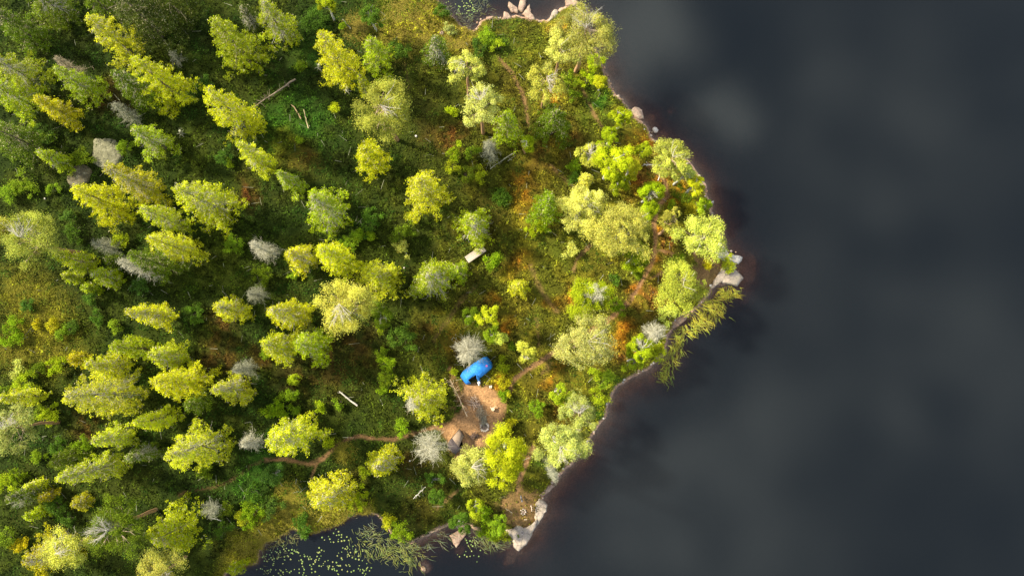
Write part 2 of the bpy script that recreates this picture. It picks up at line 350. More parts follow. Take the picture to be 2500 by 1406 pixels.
BLOBS = [(985, 25, 60, (.17, .23, .012), .9), (1010, 70, 40, (.26, .26, .02), .6), (680, 360, 50, (.12, .17, .01), .7), (580, 640, 60, (.06, .10, .008), .7), (440, 380, 50, (.06, .09, .008), .6), (470, 700, 50, (.05, .08, .008), .7), (1030, 60, 60, GOLD, .9), (975, 90, 45, GOLD, .8), (1090, 95, 50, GOLD, .9), (1135, 90, 35, GOLD, .7), (870, 70, 30, GOLD, .6), (1140, 110, 25, RUST, .4), (80, 800, 90, GOLD, .6), (130, 850, 60, GOLD, .65), (60, 710, 60, GOLD, .5), (110, 770, 60, YEL, .4),
 (690, 1260, 40, GOLD, .8), (620, 1330, 50, GOLD, .95), (640, 1280, 40, GOLD, .8), (580, 1370, 50, GOLD, .9), (760, 1285, 35, YEL, .7), (720, 1230, 30, YEL, .7), (820, 1255, 40, YEL, .6), (842, 1103, 22, GOLD, .9), (900, 1245, 30, YEL, .5), (710, 1200, 30, YEL, .5),
 (1000, 20, 50, YEL, .5), (960, 30, 40, MOSS, .5), (720, 290, 60, LUSH, .8), (670, 300, 45, LUSH, .8), (760, 320, 50, LUSH, .6), (660, 1150, 55, LUSH, .95), (610, 1185, 50, LUSH, .8), (740, 1210, 30, LUSH, .6), (700, 380, 40, OLIV, .8), (690, 340, 30, YEL, .4), (750, 390, 40, RUST, .4), (560, 650, 70, MOSS, .8), (480, 390, 40, MOSS, .8),
 (750, 130, 30, LUSH, .8), (780, 60, 50, LUSH, .4), (720, 1160, 30, MOSS, .8), (900, 270, 40, MOSS, .6), (610, 465, 34, RUST, .95), (100, 600, 20, RUST, .5), (260, 230, 30, RUST, .5), (300, 250, 25, RUST, .4), (215, 1040, 40, RUST, .6), (540, 800, 40, RUST, .5), (540, 870, 50, RUST, .5),
 (850, 870, 90, RUST, .4), (640, 880, 30, RUST, .5), (740, 920, 60, RUST, .35), (1105, 340, 34, RUST, .7), (1060, 330, 40, RUST, .3), (1075, 780, 55, GOLD, .32), (1100, 830, 40, ORNG, .22), (1040, 810, 40, RUST, .4), (860, 1150, 40, RUST, .3), (1010, 1140, 40, RUST, .5), (1020, 1250, 40, RUST, .4), (900, 690, 40, RUST, .3),
 (1270, 640, 28, ORNG, .6), (1240, 660, 20, GOLD, .6), (1235, 790, 20, ORNG, .7), (1205, 740, 18, ORNG, .5), (1280, 490, 32, ORNG, .45), (1275, 530, 28, GOLD, .5), (1265, 430, 26, ORNG, .35), (1288, 600, 22, GOLD, .5), (1592, 632, 16, ORNG, 1), (1600, 560, 14, ORNG, .7), (1562, 715, 14, ORNG, 1), (1522, 800, 24, ORNG, .75), (1515, 840, 26, ORNG, .7), (1380, 720, 18, ORNG, .5), (1350, 740, 16, ORNG, .6), (1365, 895, 18, ORNG, .8), (1340, 925, 20, ORNG, .7),
 (1330, 900, 26, GOLD, .7), (1240, 960, 22, GOLD, .5), (1228, 935, 16, ORNG, .7), (1262, 930, 20, YEL, .6), (1590, 335, 26, ORNG, .7), (1560, 345, 30, ORNG, .4), (1620, 420, 24, ORNG, .8), (1560, 440, 30, RUST, .8), (1540, 470, 22, ORNG, .6), (1650, 460, 22, ORNG, .6), (1630, 500, 18, ORNG, .7), (1690, 480, 30, GOLD, .6), (1280, 380, 24, GOLD, .3), (1345, 240, 24, ORNG, .3), (1290, 120, 24, GOLD, .4), (1370, 60, 20, ORNG, .5),
 (1270, 740, 40, OLIV, .8), (1300, 110, 50, MOSS, .6), (1240, 90, 60, MOSS, .6), (1200, 110, 34, LUSH, .7), (1450, 230, 24, LUSH, .8), (1480, 245, 24, LUSH, .9), (1430, 280, 30, MOSS, .9), (1480, 290, 25, MOSS, .8), (1400, 340, 30, RUST, .5), (1330, 380, 50, RUST, .4), (1420, 570, 60, MOSS, .7), (1370, 620, 50, MOSS, .6), (1600, 690, 40, RUST, .9), (1590, 740, 40, RUST, .6), (1640, 590, 26, RUST, .8), (1520, 880, 25, RUST, .6), (1260, 1010, 40, MOSS, .9), (1330, 1010, 50, OLIV, .9), (1420, 970, 40, GOLD, .2), (1370, 1000, 26, RUST, .6), (1400, 1010, 26, OLIV, .6), (1600, 840, 25, MOSS, .9), (1620, 800, 18, YEL, .5),
 (1320, 1130, 20, LUSH, .5), (1310, 1190, 25, MOSS, .7), (1290, 1060, 30, OLIV, .8), (1120, 1230, 50, MOSS, .6), (960, 1200, 60, MOSS, .5), (1060, 1260, 40, OLIV, .7), (870, 1110, 40, MOSS, .7), (930, 1050, 50, MOSS, .5), (1180, 990, 10, GOLD, .4), (1210, 920, 16, YEL, .5), (1130, 960, 12, GOLD, .7), (1020, 560, 60, SHADE_MOSS, .5), (1210, 1210, 40, MOSS, .6), (1230, 480, 24, LUSH, .5), (880, 1320, 1, MOSS, 1), (1500, 940, 30, LUSH, .6), (1465, 1000, 24, LUSH, .9), (480, 480, 30, SHADE_MOSS, .5), (1720, 640, 16, MOSS, .5), (1740, 680, 14, YEL, .5), (1715, 700, 18, YEL, .4)]
def gcol(x, y):
    px, py = P(x, y)
    wx = (fbm(x, y, 2.2, 41)-.5)*60; wy = (fbm(x, y, 2.2, 47)-.5)*60
    qx, qy = px+wx, py+wy
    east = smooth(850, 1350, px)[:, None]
    c = np.array(SHADE_MOSS)*(1-east)*1.05 + np.array((.072, .078, .012))*east  # west moss tone carries painted shade, east tone painted warm light
    n1 = smooth(.42, .62, fbm(x, y, 3.5, 11))[:, None]; n2 = smooth(.5, .68, fbm(x, y, 2.5, 21))[:, None]; n3 = smooth(.52, .7, fbm(x, y, 1.3, 26))[:, None]
    c = c*(1-n1*.5) + (np.array(MOSS)*(1-east*.3)+np.array(OLIV)*east*.3)*n1*.5
    n2 = n2*(.35+.65*east); c = c*(1-n2*.2) + (np.array(RUST)*.75)*n2*.2
    c = c*(1-n3*.3*east) + np.array(GOLD)*n3*.3*east
    patch = .35+.9*smooth(.35, .6, fbm(x, y, .9, 57, 3))
    for bx, by, r, cc, a in BLOBS:
        w = (a*np.exp(-((qx-bx)**2+(qy-by)**2)/(r*r*.9)))*patch; w = np.minimum(w, 1)[:, None]
        c = c*(1-w) + np.array(cc)*w
    return c*np.array((1.05, 1, .62))*(.54+.22*east+.26*smooth(1250, 1550, px)[:, None])*(1+np.array((.10, .04, 0))*east)  # western shade and eastern sun glow put into the ground colour
SOIL = np.array((.39, .21, .095))

# non-uniform grid: fine where the place is seen, coarse out to the horizon
def axis(a, b, step, far=420):
    core = list(np.arange(a, b+.01, step)); lo = []; hi = []; s = step; v = a
    while v > -far: s *= 1.35; v -= s; lo.append(v)
    s = step; v = core[-1]
    while v < far: s *= 1.35; v += s; hi.append(v)
    return np.array(lo[::-1]+core+hi)
def grid(ax_, ay_):
    X, Y = np.meshgrid(ax_, ay_); nx, ny = len(ax_), len(ay_)
    i = (np.arange(ny-1)[:, None]*nx + np.arange(nx-1)[None]).ravel()
    return X.ravel(), Y.ravel(), np.stack([i, i+1, i+nx+1, i+nx], 1)
X, Y, Q = grid(axis(-66, 34, .22), axis(-30, 50, .22))
D = signed(X, Y); Z = height(X, Y, D)
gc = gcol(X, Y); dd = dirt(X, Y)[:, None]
soil = SOIL*(.55+.9*fbm(X, Y, .6, 61))[:, None]*np.where(P(X, Y)[0] > 1050, 1, .62)[:, None]
clr = smooth(.6, -.6, np.where(inside(X, Y, CLEAR), -1, 1)*seg_dist(X, Y, CLEAR, True))[:, None]; soil = soil*(.62+.42*clr)
gc = gc*(1-dd*.92) + soil*dd*.92
wet = smooth(-.05, .25, D)[:, None]
bed = np.array((.38, .24, .16))*(.55+.9*fbm(X, Y, .9, 71))[:, None]
gc = gc*wet + bed*(1-wet)
Z = Z - (dd[:, 0]*.07)*(D > 0)
ground = mesh('ground', np.stack([X, Y, Z], 1), Q, M_GROUND, None, gc, True); tag(ground, kind='structure')
X2, Y2, Q2 = grid(axis(-50, 40, .4), axis(-32, 50, .4))
D2 = signed(X2, Y2); Z2 = height(X2, Y2, D2)
keep = (D2[Q2] < 1.2).any(1)
Q2 = Q2[keep]
lake = mesh('lake_water', np.stack([X2, Y2, np.zeros_like(X2)], 1), Q2, M_WATER, None, None, False, {'depth': np.maximum(-Z2, 0)}); tag(lake, kind='structure')

# ------------------------------------------------------------------ trees
YL = (.60, .61, .014); YG = (.40, .48, .010); GR = (.165, .23, .008); DG = (.085, .12, .010); OL = (.50, .49, .07); PA = (.66, .66, .10); BG = (.105, .19, .014); LG = (.25, .36, .010); YO = (.52, .46, .010); PG = (.60, .61, .07)
COLS = dict(YL=YL, YG=YG, GR=GR, DG=DG, OL=OL, PA=PA, BG=BG, LG=LG, YO=YO, PG=PG)
GREY = (.34, .33, .22); PALE = (.56, .52, .37); TAN = (.47, .38, .24); BARK = (.17, .13, .10); REDB = (.42, .24, .12)
def leafcols(rng, base, m, bough):
    tint = np.array([rng.uniform(.93, 1.05), rng.uniform(.95, 1.03), rng.uniform(.7, 1.4)])*rng.uniform(.88, 1.1)
    c = (np.array(base)*tint)[None]*bough[:, None]*(rng.uniform(.66, 1.32, m))[:, None]
    c[:, 0] *= rng.uniform(.85, 1.12, m); c[:, 2] *= rng.uniform(.7, 1.8, m)
    return np.repeat(np.clip(c, 0, .85), 4, 0)
def trunk(g, h, r0, rng, colr, lean=0.0, z0=-.3):
    k = 7; zz = np.linspace(z0, h, k); off = np.cumsum(rng.normal(0, .04+lean, (k, 2)), 0); off[0] = 0
    pts = np.column_stack([off, zz]); rad = r0*(1-np.linspace(0, 1, k))**.8+.02
    V, f = tubes(pts[:-1], pts[1:], rad[:-1], rad[1:], 7); g.add(V, f, colr)
    return lambda z: np.array([np.interp(z, zz, off[:, 0]), np.interp(z, zz, off[:, 1])])
def sticks(g, starts, dirs, lens, r, rng, colr, sub=4, droop=.1, curl=.12):
    """bare branches of two bent pieces with side twigs"""
    m = len(starts)
    if m == 0: return
    dirs = dirs/np.linalg.norm(dirs, axis=1, keepdims=True)
    mid = starts + dirs*lens[:, None]*.5 + rng.normal(0, curl, (m, 3))*lens[:, None]*.4
    end = starts + dirs*lens[:, None] + rng.normal(0, curl, (m, 3))*lens[:, None]*.6; end[:, 2] -= droop*lens
    cc = lambda k: np.repeat(np.clip(np.array(colr)*rng.uniform(.7, 1.15, (k, 1)), 0, .85), 8, 0)
    V, f = tubes(starts, mid, r, r*.7, 4); g.add(V, f, cc(m))
    V, f = tubes(mid, end, r*.7, r*.35, 4); g.add(V, f, cc(m))
    if sub:
        u = rng.uniform(.25, .95, (m, sub, 1)); a = starts[:, None]*(1-u)**2+2*mid[:, None]*u*(1-u)+end[:, None]*u*u
        dv = dirs[:, None] + rng.normal(0, .75, (m, sub, 3)); dv /= np.linalg.norm(dv, axis=2, keepdims=True)
        b = a + dv*(lens[:, None, None]*rng.uniform(.15, .42, (m, sub, 1)))
        rs = np.repeat(np.broadcast_to(r, (m,)), sub)
        V, f = tubes(a.reshape(-1, 3), b.reshape(-1, 3), rs*.5, rs*.25, 3)
        g.add(V, f, np.repeat(np.clip(np.array(colr)*rng.uniform(.7, 1.15, (m*sub, 1)), 0, .85), 6, 0))
def core(g, off, h):
    zz = np.linspace(.1, h, 6); o = np.array([off(z) for z in zz]); p = np.column_stack([o, zz]); V, f = tubes(p[:-1], p[1:], .025, .025, 4); g.add(V, f, BARK)
def lob(rng):
    a = rng.uniform(0, 6.28, 3); k = rng.uniform(.08, .2, 3)
    return lambda th: 1+k[0]*np.sin(2*th+a[0])+k[1]*np.sin(3*th+a[1])+k[2]*.8*np.sin(5*th+a[2])
def spruce_geo(root, h, r, base, rng, tw):
    g = Geo(); off = trunk(g, h*.985, .012*h+.04, rng, BARK); g.build('trunk', M_BARK, root, True)
    nb = int(h*8.5+18); u = (np.arange(nb)+rng.uniform(0, 1, nb))/nb; u = .10+.89*u
    th = np.arange(nb)*2.39996+rng.normal(0, .35, nb); lf = lob(rng)
    prof = np.clip((1-u)/.88, 0, 1)**.62*(.72+.28*smooth(.05, .3, u))
    L = (r*prof*(rng.uniform(.68, 1.22, nb)) + .16)*lf(th)
    zb = h*u
    nc = np.clip((L/.24*1.3).astype(int), 3, 15)
    bi = np.repeat(np.arange(nb), nc); m = len(bi)
    s = rng.uniform(0, 1, m)**.75; s = .22+.80*s
    fork = rng.choice([-1., 0, 1.], m)*(.20+.05*rng.normal(size=m))*(L[bi])*np.minimum(s, 1.05-s*.45)
    rad = L[bi]*s
    lat = fork*.75 + rng.normal(0, .05, m)
    ct, st_ = np.cos(th[bi]), np.sin(th[bi])
    z = zb[bi] - .42*rad + .17*rad*s + rng.normal(0, .05, m)
    o = np.array([off(v) for v in zb])[bi]
    C = np.column_stack([o[:, 0]+rad*ct-lat*st_, o[:, 1]+rad*st_+lat*ct, z])
    k = 13; ci = np.repeat(np.arange(m), k); mm = len(ci)
    LC = C[ci]+rng.normal(0, 1, (mm, 3))*np.array([.12, .12, .08])
    LC[:, 2] = np.maximum(LC[:, 2], .12)
    nr = rng.normal(0, .55, (mm, 3))+np.array([0, 0, .75])+np.column_stack([ct[bi][ci], st_[bi][ci], np.zeros(mm)])*.45
    V, f = quads(LC, nr, rng.uniform(.06, .14, mm), rng.uniform(.028, .05, mm), rng)
    bough = (rng.uniform(.68, 1.25, nb))[bi]*rng.uniform(.8, 1.2, m)
    lc = leafcols(rng, base, mm, bough[ci]); cone = np.repeat(rng.uniform(0, 1, mm) < (.06+.42*(1-s[ci])*u[bi][ci]**1.2)*(.5+tw), 4)
    lc[cone] = np.array((.60, .54, .30))*np.repeat(rng.uniform(.6, 1.15, (mm, 1)), 4, 0)[cone]
    g = Geo(); g.add(V, f, lc); g.build('crown', M_LEAF, root)
    nt = int(12+tw*85); g = Geo(); core(g, off, h*.97)
    uu = rng.uniform(.15, .99, nt)**.7; az = rng.uniform(0, 6.28, nt)
    if tw > .4: az = rng.uniform(-1.3, 1.3, nt)+math.atan2(-root.location[1], -root.location[0])+rng.uniform(-.5, .5)
    ln = (r*np.clip((1-uu)/.88, 0, 1)**.72*rng.uniform(.6, 1.0, nt)+.2)
    s0 = np.column_stack([np.array([off(v*h) for v in uu]), uu*h])
    dr = np.column_stack([np.cos(az), np.sin(az), rng.uniform(-.02, .25, nt)])
    sticks(g, s0, dr, ln, np.full(nt, .024), rng, TAN if tw < .3 else (.50, .46, .36), 7, .2)
    g.build('bare_branches', M_BARK, root)
def dead_geo(root, h, r, rng, colr, dense=1.0, rnd=False):
    g = Geo(); off = trunk(g, h, .014*h+.05, rng, colr, .02); g.build('trunk', M_BARK, root, True)
    nb = int((h*9+26)*dense); uu = rng.uniform(.12 if not rnd else .35, 1, nb); az = np.arange(nb)*2.4+rng.normal(0, .4, nb)
    lf = lob(rng)
    pr = np.clip((1-uu)/.85, 0, 1)**.7 if not rnd else np.sqrt(np.clip(1-(uu-.5)**2*2.6, .05, 1))
    ln = (r*pr*rng.uniform(.55 if not rnd else .8, 1.08, nb)+.2)*(lf(az) if not rnd else 1)
    s0 = np.column_stack([np.array([off(v*h) for v in uu]), uu*h*.99])
    dr = np.column_stack([np.cos(az), np.sin(az), rng.uniform(-.2, .3, nb) if not rnd else rng.uniform(0, .9, nb)])
    g = Geo(); core(g, off, h*.98); sticks(g, s0, dr, ln, np.full(nb, .017), rng, colr, 13, .2, .42)
    ml = nb*26; q = rng.integers(0, nb, ml); e = rng.uniform(.2, 1.0, ml)
    dn = dr/np.linalg.norm(dr, axis=1, keepdims=True); LC = s0[q]+dn[q]*(ln[q]*e)[:, None]+rng.normal(0, .13, (ml, 3))
    V, f = quads(LC, rng.normal(0, 1, (ml, 3))+np.array([0, 0, .3]), rng.uniform(.06, .16, ml), rng.uniform(.006, .014, ml), rng)
    g.add(V, f, np.repeat(np.array(colr)*rng.uniform(.55, 1.15, (ml, 1)), 4, 0))
    g.build('bare_branches', M_BARK, root)
def round_geo(root, h, r, base, rng, kind, tw):
    """pine, birch: limbs carrying many leafy lobes over a dome"""
    g = Geo(); off = trunk(g, h*.9, .016*h+.05, rng, REDB if kind == 'pine' else (.5, .48, .42), .03); g.build('trunk', M_BARK, root, True)
    pine = kind == 'pine'
    nl = int((10 if pine else 13)+r*r*(4.4 if pine else 5.4)); lf = lob(rng)
    th = rng.uniform(0, 6.28, nl); q = np.sqrt(rng.uniform(0.01, 1, nl))
    rad = r*q*.86*lf(th); z = h*.80 + (r*.62)*np.sqrt(np.clip(1-q*q, 0, 1))-r*.35 + rng.normal(0, .12*r, nl)*.9
    z2 = z - rng.uniform(0, 1, nl)*(rng.uniform(0, 1, nl) < .35)*h*.18
    z = np.minimum(np.maximum(z2, h*.25), h*.99)
    C = np.column_stack([rad*np.cos(th), rad*np.sin(th), z])
    lr = rng.uniform(.34, .80, nl)*(1 if pine else .95)*min(1.25, max(.55, r/2.6))
    k = int(520 if pine else 520); ci = np.repeat(np.arange(nl), k); mm = len(ci)
    d = rng.normal(size=(mm, 3)); d /= np.linalg.norm(d, axis=1, keepdims=True); d[:, 2] = np.where(d[:, 2] < -.25, -d[:, 2], d[:, 2]); d = d+rng.normal(0, .16, (mm, 3))
    LC = C[ci] + d*(lr[ci]*(rng.uniform(.3, 1.25, mm)))[:, None]*np.array([1, 1, .7])
    # ragged: cut holes where a coarse noise is low
    w = fbm(LC[:, 0]+LC[:, 2]*.7+root.location[0], LC[:, 1]-LC[:, 2]*.4+root.location[1], .55, 81, 2)
    kp = w > (.33 if pine else .29); LC = LC[kp]; d = d[kp]; ci = ci[kp]; mm = len(LC)
    nr = rng.normal(0, .6, (mm, 3))+d*.5+np.array([-.15, .15, .6])
    V, f = quads(LC, nr, rng.uniform(.045, .09, mm), rng.uniform(.02, .04, mm), rng)
    g = Geo(); g.add(V, f, leafcols(rng, base, mm, (rng.uniform(.68, 1.2, nl))[ci])); g.build('crown', M_LEAF, root)
    g = Geo(); core(g, off, h*.88); ns = min(nl, 26)
    sel = rng.choice(nl, ns, replace=False); z0 = np.clip(C[sel, 2]-rng.uniform(.3, 1.4, ns), h*.3, h*.88)
    s0 = np.column_stack([np.array([off(v) for v in z0]), z0]); dv = C[sel]+np.array([0, 0, .2])-s0
    sticks(g, s0, dv, np.linalg.norm(dv, axis=1)*rng.uniform(.7, .95, ns), np.full(ns, .045), rng, (.50, .37, .24) if pine else (.36, .33, .26), 3, 0, .10)
    if tw:
        nt = int(60*tw); az = rng.uniform(-.8, 1.4, nt)+rng.uniform(0, 6.28); zz = rng.uniform(.7, .93, nt)*h
        s0 = np.column_stack([np.zeros((nt, 2)), zz]); dr = np.column_stack([np.cos(az), np.sin(az), rng.uniform(.1, .6, nt)])
        sticks(g, s0, dr, r*rng.uniform(.35, .8, nt), np.full(nt, .022), rng, (.58, .52, .42), 6, 0, .16)
    g.build('limbs', M_BARK, root)
def bush_geo(root, h, r, base, rng):
    g = Geo(); ns = 6; az = rng.uniform(0, 6.28, ns)
    dr = np.column_stack([np.cos(az)*.6, np.sin(az)*.6, np.ones(ns)])
    sticks(g, np.zeros((ns, 3)), dr, np.full(ns, h*.8), np.full(ns, .025), rng, BARK, 3, 0); g.build('stems', M_BARK, root)
    nl = int(7+r*r*8); th = rng.uniform(0, 6.28, nl); q = np.sqrt(rng.uniform(.02, 1, nl)); lf = lob(rng)
    rad = r*q*.9*lf(th)**1.6; z = h*(.45+.5*np.sqrt(1-q*q*.98))*rng.uniform(.75, 1.05, nl)
    C = np.column_stack([rad*np.cos(th), rad*np.sin(th), z]); lr = rng.uniform(.16, .34, nl)*(.75+.25*min(r, 1.6))
    k = 110; ci = np.repeat(np.arange(nl), k); mm = len(ci)
    LC = C[ci]+rng.normal(0, .62, (mm, 3))*lr[ci][:, None]*np.array([1, 1, .7]); LC[:, 2] = np.maximum(LC[:, 2], .06)
    nr = rng.normal(0, .6, (mm, 3))+np.array([0, 0, .7])
    V, f = quads(LC, nr, rng.uniform(.05, .10, mm), rng.uniform(.03, .055, mm), rng)
    g = Geo(); g.add(V, f, leafcols(rng, base, mm, (rng.uniform(.7, 1.25, nl))[ci])); g.build('leaves', M_LEAF, root)

